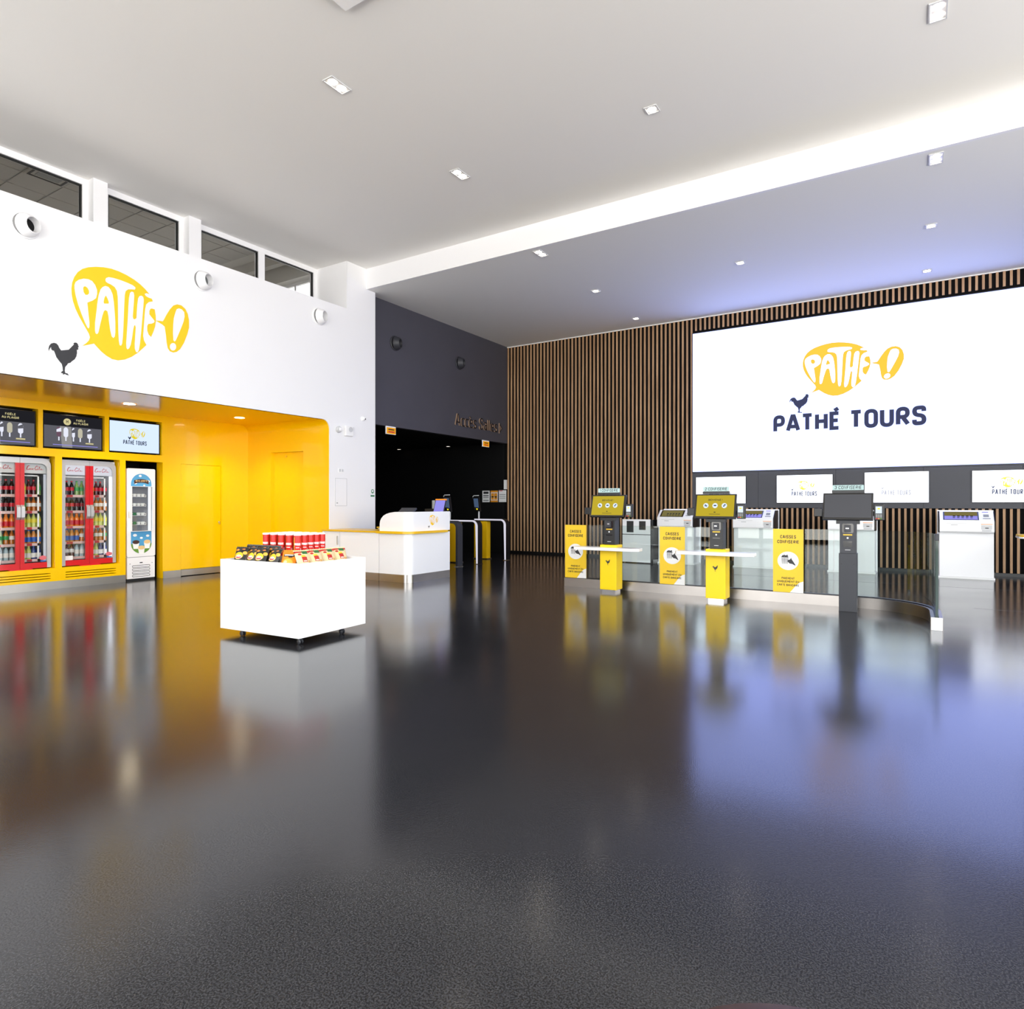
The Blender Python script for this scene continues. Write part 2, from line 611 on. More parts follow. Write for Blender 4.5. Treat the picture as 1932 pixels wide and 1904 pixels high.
def round_path(pts, r, closed):
    n = len(pts)
    out = []
    for i, p in enumerate(pts):
        if not closed and (i == 0 or i == n - 1):
            out.append(p)
            continue
        a, b_ = pts[i - 1], pts[(i + 1) % n]
        la, lb = math.dist(p, a), math.dist(p, b_)
        k = min(r, la * 0.5, lb * 0.5)
        if k < 1e-5:
            out.append(p)
            continue
        s = (p[0] + (a[0] - p[0]) * k / la, p[1] + (a[1] - p[1]) * k / la)
        e = (p[0] + (b_[0] - p[0]) * k / lb, p[1] + (b_[1] - p[1]) * k / lb)
        for j in range(6):
            t = j / 5
            w0, w1, w2 = (1 - t) ** 2 + 0.18 * 2 * t * (1 - t), 2 * t * (1 - t) * 0.64, t * t + 0.18 * 2 * t * (1 - t)
            # a little rounder than a plain quadratic curve
            w0, w1, w2 = (1 - t) ** 2, 2 * t * (1 - t), t * t
            out.append((s[0] * w0 + p[0] * w1 + e[0] * w2, s[1] * w0 + p[1] * w1 + e[1] * w2))
    return out


def ribbon(mb, pts, w, closed, y, mi=0, depth=0):
    """stroke of width w along pts, in the x/z plane at y"""
    q = [pts[0]]
    for p in pts[1:]:
        if math.dist(p, q[-1]) > 1e-5:
            q.append(p)
    if closed and math.dist(q[0], q[-1]) < 1e-5:
        q.pop()
    n = len(q)
    L, R = [], []
    for i, p in enumerate(q):
        a = q[i - 1] if (i > 0 or closed) else None
        b_ = q[(i + 1) % n] if (i < n - 1 or closed) else None
        d1 = Vector((p[0] - a[0], p[1] - a[1])).normalized() if a else None
        d2 = Vector((b_[0] - p[0], b_[1] - p[1])).normalized() if b_ else None
        if d1 is None:
            d1 = d2
        if d2 is None:
            d2 = d1
        n1 = Vector((-d1.y, d1.x))
        n2 = Vector((-d2.y, d2.x))
        mm = (n1 + n2)
        if mm.length < 1e-4:
            mm = n1
        mm.normalize()
        k = w / 2 / max(0.45, mm.dot(n1))
        L.append((p[0] + mm.x * k, p[1] + mm.y * k))
        R.append((p[0] - mm.x * k, p[1] - mm.y * k))
    m_ = n if closed else n - 1
    ys = (y,) if not depth else (y, y + depth)
    for yy in ys:
        vs_ = [(p[0], yy, p[1]) for p in L] + [(p[0], yy, p[1]) for p in R]
        mb.add(vs_, [(i, (i + 1) % n, (i + 1) % n + n, i + n) for i in range(m_)], mi)
    if depth:
        for S_ in (L, R):
            vs_ = [(p[0], y, p[1]) for p in S_] + [(p[0], y + depth, p[1]) for p in S_]
            mb.add(vs_, [(i, (i + 1) % n, (i + 1) % n + n, i + n) for i in range(m_)], mi + 1)
    return mb


def text_w(s, h, w, sx, gap):
    t = 0
    for ch in s:
        t += (0.30 * h * sx if ch == ' ' else GL[ch][0] * h * sx + gap)
    return t - gap


def text(mb, s, x, z, h, w=0.14, sx=1.0, gap=0.13, y=0, mi=0, align='c', depth=0, slant=0, width=None):
    """capital height h, stroke weight w*h"""
    if width:
        k = text_w(s, h, w, sx, gap * h)
        sx *= width / k
        gap *= width / k
    sw = w * h
    tw = text_w(s, h, w, sx, gap * h)
    cx = x - (tw / 2 if align == 'c' else 0)
    for ch in s:
        if ch == ' ':
            cx += 0.30 * h * sx
            continue
        gw, strokes = GL[ch]
        gw *= h * sx
        for pts, r, closed in strokes:
            P_ = []
            for (px, pz) in pts:
                X = cx + sw / 2 + px * max(gw - sw, 1e-4)
                Z = z + sw / 2 + pz * (h - sw)
                P_.append((X + slant * (Z - z), Z))
            if r:
                P_ = round_path(P_, r * gw * 0.62, closed)
            ribbon(mb, P_, sw, closed, y, mi, depth)
        cx += gw + gap * h
    return mb


# ------------------------------------------------------------------ the house emblem
LOGO = {
    'bubble': [(0.079, 0.066), (0.110, 0.095), (0.131, 0.123), (0.139, 0.151), (0.131, 0.178), (0.113, 0.209), (0.087, 0.253), (0.055, 0.308), (0.030, 0.361), (0.011, 0.419), (0.002, 0.472), (0.000, 0.520), (0.006, 0.571), (0.021, 0.620), (0.046, 0.666), (0.081, 0.704), (0.126, 0.732), (0.185, 0.754), (0.245, 0.769), (0.306, 0.776), (0.368, 0.772), (0.432, 0.759), (0.496, 0.738), (0.548, 0.712), (0.592, 0.681), (0.628, 0.647), (0.656, 0.599), (0.675, 0.527), (0.685, 0.468), (0.687, 0.422), (0.679, 0.366), (0.664, 0.316), (0.643, 0.264), (0.602, 0.184), (0.570, 0.147), (0.525, 0.097), (0.475, 0.053), (0.417, 0.018), (0.361, 0.000), (0.313, 0.002), (0.265, 0.023), (0.225, 0.051), (0.191, 0.084), (0.170, 0.105)],
    'accent': [(0.586, 0.637), (0.603, 0.648), (0.628, 0.645), (0.649, 0.628), (0.658, 0.601), (0.649, 0.611), (0.622, 0.613), (0.596, 0.621)],
    'E': [(0.662, 0.590), (0.622, 0.573), (0.600, 0.546), (0.591, 0.505), (0.586, 0.443), (0.579, 0.343), (0.573, 0.258), (0.581, 0.218), (0.602, 0.183), (0.622, 0.204), (0.645, 0.262), (0.622, 0.280), (0.609, 0.312), (0.609, 0.357), (0.618, 0.376), (0.649, 0.386), (0.669, 0.400), (0.674, 0.415), (0.664, 0.428), (0.645, 0.446), (0.628, 0.465), (0.628, 0.496), (0.637, 0.517), (0.652, 0.523), (0.677, 0.521), (0.672, 0.561)],
    'P': [(0.022, 0.554), (0.030, 0.581), (0.055, 0.607), (0.090, 0.626), (0.126, 0.632), (0.155, 0.625), (0.178, 0.599), (0.193, 0.561), (0.193, 0.525), (0.185, 0.490), (0.158, 0.462), (0.118, 0.435), (0.123, 0.385), (0.128, 0.330), (0.134, 0.274), (0.134, 0.239), (0.129, 0.222), (0.119, 0.228), (0.100, 0.266), (0.074, 0.330), (0.049, 0.401), (0.030, 0.473), (0.022, 0.526)],
    'Pc': [(0.086, 0.545), (0.090, 0.560), (0.103, 0.566), (0.119, 0.558), (0.131, 0.536), (0.131, 0.515), (0.119, 0.499), (0.103, 0.496), (0.090, 0.514)],
    'A': [(0.258, 0.614), (0.282, 0.613), (0.300, 0.595), (0.316, 0.559), (0.326, 0.496), (0.333, 0.410), (0.338, 0.323), (0.338, 0.235), (0.333, 0.198), (0.322, 0.185), (0.309, 0.196), (0.298, 0.241), (0.289, 0.304), (0.282, 0.368), (0.275, 0.402), (0.258, 0.409), (0.246, 0.395), (0.235, 0.356), (0.218, 0.280), (0.205, 0.212), (0.199, 0.197), (0.191, 0.189), (0.181, 0.194), (0.177, 0.220), (0.178, 0.285), (0.186, 0.358), (0.195, 0.446), (0.205, 0.521), (0.221, 0.576), (0.238, 0.600)],
    'Ac': [(0.262, 0.534), (0.275, 0.511), (0.285, 0.485), (0.284, 0.470), (0.248, 0.461), (0.244, 0.474), (0.251, 0.512)],
    'T': [(0.258, 0.666), (0.264, 0.683), (0.285, 0.697), (0.326, 0.701), (0.382, 0.699), (0.439, 0.693), (0.482, 0.685), (0.504, 0.674), (0.507, 0.664), (0.500, 0.651), (0.475, 0.646), (0.446, 0.638), (0.424, 0.618), (0.416, 0.579), (0.412, 0.504), (0.409, 0.414), (0.405, 0.302), (0.400, 0.205), (0.394, 0.152), (0.386, 0.133), (0.374, 0.134), (0.367, 0.168), (0.363, 0.256), (0.361, 0.358), (0.360, 0.461), (0.358, 0.548), (0.351, 0.598), (0.333, 0.626), (0.306, 0.638), (0.278, 0.644), (0.262, 0.651)],
    'H': [(0.460, 0.610), (0.475, 0.627), (0.491, 0.623), (0.496, 0.597), (0.493, 0.540), (0.488, 0.471), (0.483, 0.410), (0.488, 0.390), (0.502, 0.389), (0.515, 0.403), (0.518, 0.457), (0.522, 0.518), (0.529, 0.580), (0.540, 0.604), (0.556, 0.613), (0.573, 0.607), (0.579, 0.582), (0.573, 0.501), (0.564, 0.392), (0.555, 0.284), (0.545, 0.184), (0.536, 0.125), (0.525, 0.102), (0.512, 0.102), (0.501, 0.129), (0.500, 0.174), (0.505, 0.250), (0.509, 0.319), (0.504, 0.339), (0.495, 0.331), (0.488, 0.299), (0.478, 0.222), (0.467, 0.160), (0.453, 0.123), (0.439, 0.111), (0.430, 0.122), (0.428, 0.166), (0.435, 0.272), (0.442, 0.385), (0.447, 0.498), (0.452, 0.566)],
    'ex': [(0.685, 0.423), (0.722, 0.429), (0.749, 0.431), (0.761, 0.451), (0.784, 0.500), (0.816, 0.559), (0.848, 0.601), (0.884, 0.622), (0.925, 0.623), (0.962, 0.601), (0.987, 0.559), (1.000, 0.498), (1.000, 0.433), (0.983, 0.365), (0.950, 0.277), (0.913, 0.210), (0.880, 0.178), (0.848, 0.165), (0.816, 0.170), (0.796, 0.194), (0.786, 0.242), (0.780, 0.304), (0.772, 0.357), (0.767, 0.387), (0.745, 0.401)],
    'exs': [(0.868, 0.545), (0.880, 0.576), (0.901, 0.589), (0.929, 0.586), (0.952, 0.566), (0.956, 0.527), (0.946, 0.477), (0.921, 0.407), (0.888, 0.324), (0.868, 0.277), (0.858, 0.269), (0.848, 0.279), (0.844, 0.342), (0.846, 0.421), (0.852, 0.486)],
    'dot': [(0.875, 0.224), (0.871, 0.205), (0.860, 0.190), (0.845, 0.182), (0.829, 0.184), (0.818, 0.195), (0.814, 0.211), (0.818, 0.230), (0.829, 0.245), (0.845, 0.253), (0.860, 0.252), (0.871, 0.241)],
    'rooster': [(-0.162, -0.029), (-0.164, -0.007), (-0.159, 0.018), (-0.147, 0.038), (-0.126, 0.049), (-0.108, 0.047), (-0.096, 0.035), (-0.088, 0.016), (-0.075, -0.002), (-0.045, 0.007), (-0.020, 0.015), (-0.004, 0.036), (0.011, 0.056), (0.019, 0.066), (0.014, 0.072), (0.024, 0.083), (0.039, 0.084), (0.049, 0.073), (0.051, 0.060), (0.057, 0.055), (0.049, 0.050), (0.051, 0.037), (0.048, 0.026), (0.040, 0.028), (0.041, 0.000), (0.036, -0.029), (0.024, -0.055), (0.002, -0.076), (-0.007, -0.089), (-0.025, -0.097), (-0.032, -0.111), (-0.046, -0.131), (-0.049, -0.162), (-0.045, -0.179), (-0.029, -0.180), (-0.017, -0.195), (-0.035, -0.193), (-0.048, -0.188), (-0.063, -0.196), (-0.060, -0.185), (-0.076, -0.184), (-0.072, -0.173), (-0.062, -0.166), (-0.064, -0.137), (-0.070, -0.111), (-0.088, -0.090), (-0.108, -0.064), (-0.119, -0.032), (-0.126, -0.013), (-0.136, -0.015), (-0.144, -0.006), (-0.146, 0.011), (-0.154, -0.001), (-0.159, -0.016)],
}
ROO = LOGO.pop('rooster')
rx0 = min(p[0] for p in ROO)
rx1 = max(p[0] for p in ROO)
rz0 = min(p[1] for p in ROO)
rz1 = max(p[1] for p in ROO)
ROO = [((p[0] - rx0) / (rx1 - rx0), (p[1] - rz0) / (rz1 - rz0)) for p in ROO]     # unit box
LOGO_H = 0.776


def emblem(parent, x, z, w, h, y, m_bub, m_let, step=0.002):
    """speech bubble with white letters; x,z = lower left of the bubble, w/h its full size"""
    kx, kz = w, h / LOGO_H

    def P_(k):
        return [(x + p[0] * kx, z + p[1] * kz) for p in LOGO[k]]
    mb = MB()
    mb.poly(P_('bubble'), y)
    mb.poly(P_('ex'), y)
    mb.poly(P_('Pc'), y - 2 * step)
    mb.poly(P_('Ac'), y - 2 * step)
    o1 = mb.build('speech_bubble', m_bub, parent)
    ml_ = MB()
    for k in ('P', 'A', 'T', 'H', 'E', 'accent', 'exs', 'dot'):
        ml_.poly(P_(k), y - step)
    o2 = ml_.build('bubble_lettering', m_let, parent)
    return o1, o2


def rooster(mb, x, z, w, h, y, mi=0):
    return mb.poly([(x + p[0] * w, z + p[1] * h) for p in ROO], y, mi)

# ================================================================== the setting
XW, XD, XB, XG, YS = -9.47, -9.66, -11.6, -10.33, 14.97
HC, HL, HS = 6.119, 5.71, 2.95          # main ceiling, lower ceiling, alcove soffit
YFA = 9.41                              # fascia where the ceiling drops

fl = struct(MB().box(-20, XR + 0.3, YF - 0.3, 16, -0.12, 0).build('floor', 'floor_resin'), 'dark grey flecked resin floor with a soft shine', 'floor')
MB().box(-3.4, 1.35, 12.62, 12.632, 0.0, 0.0006).build('floor_joint', 'black', fl)
MB().box(0.6, 1.6, 10.2, 10.208, 0.0, 0.0006).build('floor_joint', 'black', fl)

struct(MB().box(-10.45, XR, YF, YFA + 0.1, HC, HC + 0.15).build('ceiling', 'white_ceiling'), 'high off-white ceiling over the hall', 'ceiling')
struct(MB().box(XD - 0.2, XR, YFA + 0.05, 15.2, HL, HL + 0.1).build('ceiling_lower', 'low_ceiling'), 'lower ceiling in front of the slatted wall', 'ceiling')
struct(MB().box(XW - 0.1, XR, YFA, YFA + 0.06, HL - 0.001, HC).build('trim_1', 'white_wall'), 'white fascia where the ceiling drops', 'trim')

# white wall over the alcove, with its parapet and pier
r = 0.167
Yr = 8.455
w = MB()
w.grid_wall((YF, 9.668), (0, HC), [(0.5, Yr, -1, HS), (YF - 1, 8.89, 5.185, HC + 1)], XW - 0.06, XW, 'x')
w.prism([(Yr, HS), (Yr - r, HS)] + arc(Yr - r, HS - r, r, 90, 0, 8)[1:], XW - 0.06, XW, 'x')
w.box(-10.45, XW - 0.06, 8.89, 9.668, HS + 0.2, HC)                 # pier
w.box(-10.33, XW - 0.06, YF, 8.89, 5.10, 5.184)                     # ledge behind the parapet
w.box(XD - 0.15, XW - 0.06, 9.56, 9.668, 0, HS + 0.2)
struct(w.build('wall_left', 'white_wall'), 'white wall above the yellow alcove', 'wall')

# glazed strip above the ledge
wins = [(0.6, 2.5), (2.9, 4.561), (4.912, 6.012), (6.402, 7.526), (7.657, 8.808)]
g = struct(MB().grid_wall((YF, 8.89), (5.1, 6.9), [(a, b_, 5.12, 6.028) for a, b_ in wins], XG - 0.12, XG, 'x').build('wall_glazing', 'white_wall'))
for a, b_ in ((2.6, 2.8), (4.637, 4.834), (6.093, 6.304)):
    MB().box(XG, -10.18, a, b_, 5.184, HC).build('pier', 'white_wall', g)
for i, (a, b_) in enumerate(wins):
    t = struct(place('window_%d' % (i + 1), None), 'upper window onto the office, number %d from the left' % (i + 1), 'window')
    t.location = (XG - 0.03, a, 5.12)
    L_ = b_ - a
    MB().grid_wall((0, L_), (0, 0.908), [(0.022, L_ - 0.022, 0.022, 0.886)], -0.03, 0.005, 'x').build('window_frame', 'black', t)
    MB().box(-0.022, -0.012, 0.022, L_ - 0.022, 0.022, 0.886).build('pane', 'dark_pane', t)

# office behind the glazed strip
o = MB()
o.box(-16, XG - 0.12, 0, 9.5, 3.05, 3.15)
o.box(-16.1, -16, 0, 9.75, 3.05, 7)
o.box(-16, XG - 0.12, -0.1, 0, 3.05, 7)
o.grid_wall((-16, XG - 0.12), (3.05, 7), [(-12.7, -11.2, 4.0, 6.36), (-15.6, -13.2, 4.0, 6.36)], 9.45, 9.75, 'y')  # second opening is unseen, added to bring daylight into the office
o.box(-16, XG - 0.12, 9.05, 9.2, 6.58, 6.85)
struct(o.build('wall_office', 'office_wall'))
of = MB()
for x0, x1 in ((-12.7, -11.2), (-15.6, -13.2)):  # second pair frames the added, unseen window
    of.grid_wall((x0, x1), (4.0, 6.36), [(x0 + 0.06, (x0 + x1) / 2 - 0.03, 4.06, 6.30), ((x0 + x1) / 2 + 0.03, x1 - 0.06, 4.06, 6.30)], 9.66, 9.72, 'y')
struct(of.build('window_6', 'white_wall'))
ct = struct(MB().box(-16, XG - 0.12, 0, 9.75, 6.79, 6.9).build('ceiling_office', 'tile_bar'))
tile = MB().box(-0.29, 0.29, -0.29, 0.29, 6.77, 6.79).mesh('ceiling_tile', 'tile_grey', bevel=0.004, seg=1)
for i in range(9):
    for j in range(16):
        x, y = -10.85 - 0.6 * i, 0.55 + 0.6 * j + 0.1
        if (i, j) == (2, 7):
            acx, acy = x, y
            continue
        if x > -15.8 and y < 9.0:
            place('ceiling_tile', tile, ct, (x, y, 0))
ac = thing('ceiling_cassette', 'square air conditioning cassette in the office ceiling behind the glass', 'air conditioner', (acx, acy, 6.79))
MB().box(-0.29, 0.29, -0.29, 0.29, -0.04, 0).build('housing', 'tile_grey', ac, bevel=0.01)
MB().box(-0.17, 0.17, -0.17, 0.17, -0.05, -0.04).build('grille', 'fridge_grey', ac)
MB().grid_wall((-0.25, 0.25), (-0.25, 0.25), [(-0.22, 0.22, -0.22, 0.22)], -0.048, -0.04, 'z').build('louvre', 'black', ac)

# dark wall over the access to the auditoriums
struct(MB().box(XD - 0.15, XD, 9.60, 15.05, 3.03, HL).build('wall_left_dark', 'dark_wall'), 'anthracite wall above the dark passage', 'wall')
hb = MB()
hb.box(-20, XD - 0.14, 9.60, 15.3, 3.03, 3.1)
hb.box(-20, XD - 0.151, 9.50, 9.66, 0, 3.03)
hb.box(-20, XD - 0.001, 15.0, 15.1, 0, 3.03)
hb.box(-20.1, -20, 9.5, 15.3, 0, 3.1)
struct(hb.build('wall_hall', 'hall_black'), 'black walls of the passage to the auditoriums', 'wall')
struct(MB().box(-14.6, -14.4, 10.6, 11.5, 0, 3.02).box(-10.6, -9.9, 9.66, 9.72, 2.55, 3.02).build('wall_hall_return', 'hall_grey'))

# slatted wall
wb_ = struct(MB().box(XD - 0.1, XR, 14.998, 15.15, 0, HL + 0.05).build('wall_back', 'dark_backing'), 'black wall behind upright oak slats', 'wall')
P0, PITCH = -9.6186, 0.10443
full = MB().box(-0.0205, 0.0205, 0, 0.028, 0.065, HL - 0.03).mesh('slat', 'slat_wood')
upper = MB().box(-0.0205, 0.0205, 0, 0.028, 5.40, HL - 0.03).mesh('slat', 'slat_wood')
lower = MB().box(-0.0205, 0.0205, 0, 0.028, 0.065, 1.262).mesh('slat', 'slat_wood')
for i in range(118):
    x = P0 + i * PITCH
    if x < -4.50:
        place('slat', full, wb_, (x, YS, 0))
    else:
        place('slat', upper, wb_, (x, YS, 0))
        place('slat', lower, wb_, (x, YS, 0))
struct(MB().box(XD, XR, YS + 0.005, 14.998, 0, 0.06).build('baseboard_back', 'black'))
struct(MB().box(XD, XR, YS + 0.012, 14.998, HL - 0.028, HL - 0.004).build('trim_2', 'white_matte'))

# street fronts behind and to the right of the camera
holes = []
yy = YF + 0.3
while yy < 9.5:
    for z0, z1 in ((0.1, 2.6), (2.72, 5.95)):
        holes.append((yy, min(yy + 2.3, 10.4), z0, z1 if yy + 2.3 < 9.2 else min(z1, 5.5)))
    yy += 2.42
struct(MB().grid_wall((YF, 15.2), (0, HC + 0.1), holes, XR, XR + 0.12, 'x').build('wall_right', 'anthracite'))
holes = []
xx = XW + 0.25
while xx < XR - 0.4:
    for z0, z1 in ((0.1, 2.6), (2.72, 5.95)):
        holes.append((xx, min(xx + 2.3, XR - 0.2), z0, z1))
    xx += 2.42
struct(MB().grid_wall((-10.5, XR + 0.12), (0, HC + 0.1), holes, YF - 0.12, YF, 'y').build('wall_front', 'anthracite'))

# yellow alcove: back wall with niches, splayed side wall, rounded soffit
TVS = [(3.588, 4.493), (4.557, 5.462), (5.53, 6.435)]
FR = [(3.843, 4.723), (4.823, 5.703)]
FZ = (5.799, 6.445)
a = MB()
slots = [(c0 + 0.05, c1 - 0.06, z0, z0 + 0.012) for c0, c1 in FR for z0 in (0.165, 0.205, 0.245)]
a.grid_wall((0.5, 8.22), (0, HS + 0.02), [(c0, c1, 2.23, 2.83) for c0, c1 in TVS] + [(c0, c1, 0.332, 2.105) for c0, c1 in FR] + [(FZ[0], FZ[1], -1, 2.105)] + slots + [(6.781, 7.595, 0.0, 2.096)], XB - 0.2, XB, 'x')
struct(a.build('wall_alcove_back', 'yellow_gloss'), 'yellow lacquered wall with niches for screens and fridges', 'wall')
struct(MB().box(-12.6, -12.5, 0.5, 8.3, 0, HS).box(-12.5, XB - 0.2, 0.5, 0.6, 0, HS).box(-12.5, XB - 0.2, 6.5, 6.6, 0, HS).box(-12.5, XB - 0.2, 0.5, 6.6, 2.12, 2.14).box(-12.5, XB - 0.2, 0.5, 6.6, 2.9, 2.95).box(-12.5, XB - 0.21, 5.72, 5.78, 0, 2.1).box(-12.5, XB - 0.21, 4.75, 4.80, 0, 2.1).build('wall_alcove_store', 'hall_black'))
d1 = struct(MB().box(XB - 0.05, XB - 0.002, 6.785, 7.591, 0.128, 2.092).build('door_1', 'yellow_gloss', bevel=0.003, seg=1), 'flush yellow service door in the alcove wall', 'door')
MB().box(XB - 0.05, XB + 0.008, 6.785, 7.591, 0.012, 0.124).build('kick_plate', 'steel', d1)
MB().lathe([(0.02, 0), (0.02, 0.015), (0.012, 0.02)], 12, (XB - 0.002, 7.555, 0.995), 'x').box(XB + 0.01, XB + 0.02, 7.545, 7.565, 0.955, 0.985).build('door_lock', 'steel_bright', d1)
bl = MB()
bl.box(XB - 0.02, XB + 0.012, 0.5, 5.795, 0, 0.124).box(XB - 0.02, XB + 0.012, 6.448, 6.779, 0, 0.124).box(XB - 0.02, XB + 0.012, 7.597, 8.2, 0, 0.124)
struct(bl.build('baseboard_left', 'steel'))

ang = math.atan2(Yr - 8.20, XW - XB)
Lw = math.hypot(Yr - 8.20, XW - XB)
sw = struct(place('wall_alcove_side', None, None, (XB, 8.20, 0), ang), 'yellow lacquered side wall of the alcove with a recessed door', 'wall')
MB().grid_wall((0, Lw - 0.02), (0, HS - r), [(0.632, 1.483, -1, 2.38)], 0, 0.12, 'y').build('wall_panel', 'yellow_gloss', sw)
d2 = struct(place('door_2', None, None, (XB, 8.20, 0), ang), 'recessed yellow door in the alcove side wall', 'door')
MB().box(0.60, 1.52, 0.10, 0.14, 0.0, 2.40).build('door_leaf', 'yellow_gloss', d2)
MB().lathe([(0.022, 0.085), (0.022, 0.10)], 12, (0.95, 0, 2.30), 'y').build('door_closer', 'yellow_top', d2)
MB().box(0, 0.632, -0.012, 0, 0, 0.124).box(1.483, Lw - 0.03, -0.012, 0, 0, 0.124).build('plinth', 'steel', sw)
s = MB()
rows = []
for X_, Y_ in ((XW - 0.02, Yr - 0.0025), (XB, 8.20)):
    rows.append([(X_, 0.5, HS), (X_, 4.0, HS)] + [(X_, p[0], p[1]) for p in arc(Y_ - r, HS - r, r, 90, 0, 10)])
n_ = len(rows[0])
s.add(rows[0] + rows[1], [(i, i + 1, i + 1 + n_, i + n_) for i in range(n_ - 1)])
s.box(XB - 0.2, XW - 0.06, 0.5, 8.5, HS + 0.02, HS + 0.06)
struct(s.build('ceiling_alcove', 'yellow_gloss', smooth=True), 'glossy yellow alcove soffit with a rounded corner', 'ceiling')
struct(MB().box(XB, XW - 0.06, 0.4, 0.5, 0, HS).build('wall_alcove_end', 'yellow_gloss'))

# ================================================================== big things on the slatted wall
# LED wall
lw = thing('led_wall', 'huge white LED screen with a yellow speech bubble and dark lettering', 'screen', (-1.275, YS, 2.10))
W2, H2 = 3.175, 3.217
MB().box(-W2 - 0.03, W2 + 0.03, -0.02, 0.027, -0.03, H2 + 0.03).build('housing', 'black', lw)
MB().box(-W2, W2, -0.07, -0.021, 0, H2).build('display', 'led_white', lw)
emblem(lw, -0.815, 1.505, 1.845, 1.115, -0.074, 'led_orange', 'led_white')
rooster(MB(), -1.075, 1.195, 0.385, 0.395, -0.074).build('rooster', 'led_ink', lw)
text(MB(), 'PATHÉ TOURS', 0, 0.795, 0.385, w=0.205, gap=0.07, y=-0.074, width=2.81).build('lettering', 'led_ink', lw)

# grey band and the row of monitors below it
bd = thing('display_panel', 'long anthracite panel band carrying the row of small screens', 'panel', (0, YS, 1.265))
xs_ = [-4.47, -3.0, -1.46, 0.08, 1.62, 3.1]
for x0, x1 in zip(xs_, xs_[1:]):
    MB().box(x0 + 0.002, x1 - 0.002, -0.035, 0.027, 0, 0.80).build('panel', 'panel_grey', bd)


def monitor(x0, x1, z0, z1, label, ym, im, lm, faint):
    t = thing('wall_monitor', label, 'monitor', ((x0 + x1) / 2, YS - 0.036, z0), 0, 'screens in a row under the LED wall')
    w_, h_ = (x1 - x0) / 2, z1 - z0
    MB().box(-w_ - 0.006, w_ + 0.006, -0.03, 0, -0.006, h_ + 0.006).build('frame', 'black', t)
    MB().box(-w_, w_, -0.034, -0.0301, 0, h_).build('display', 'monitor_white', t)
    emblem(t, -0.19 * w_ * 2 + 0.08, 0.46 * h_, 0.30 * w_ * 2, 0.33 * h_, -0.036, ym, 'monitor_white', 0.001)
    rooster(MB(), -0.22 * w_ * 2 - 0.02, 0.40 * h_, 0.05, 0.075, -0.036).build('rooster', im, t)
    text(MB(), 'PATHÉ TOURS', 0, 0.24 * h_, 0.10, w=0.17, y=-0.036, width=0.46 * w_ * 2).build('lettering', im, t)
    return t


monitor(-4.372, -3.268, 1.365, 1.966, 'white wall screen behind the second kiosk, leftmost under the LED wall', 'monitor_pale', 'monitor_ink_pale', 'monitor_white', 1)
monitor(-2.607, -1.520, 1.380, 1.968, 'white wall screen with yellow bubble, second from left, behind third kiosk', 'monitor_yellow', 'monitor_ink', 'monitor_white', 0)
monitor(-0.926, 0.167, 1.381, 1.988, 'washed-out white wall screen with pale grey lettering, third from left', 'monitor_pale', 'monitor_ink_pale', 'monitor_white', 1)
monitor(0.859, 1.96, 1.385, 1.976, 'white wall screen cut by the right edge, rightmost under the LED wall', 'monitor_yellow', 'monitor_ink', 'monitor_white', 0)


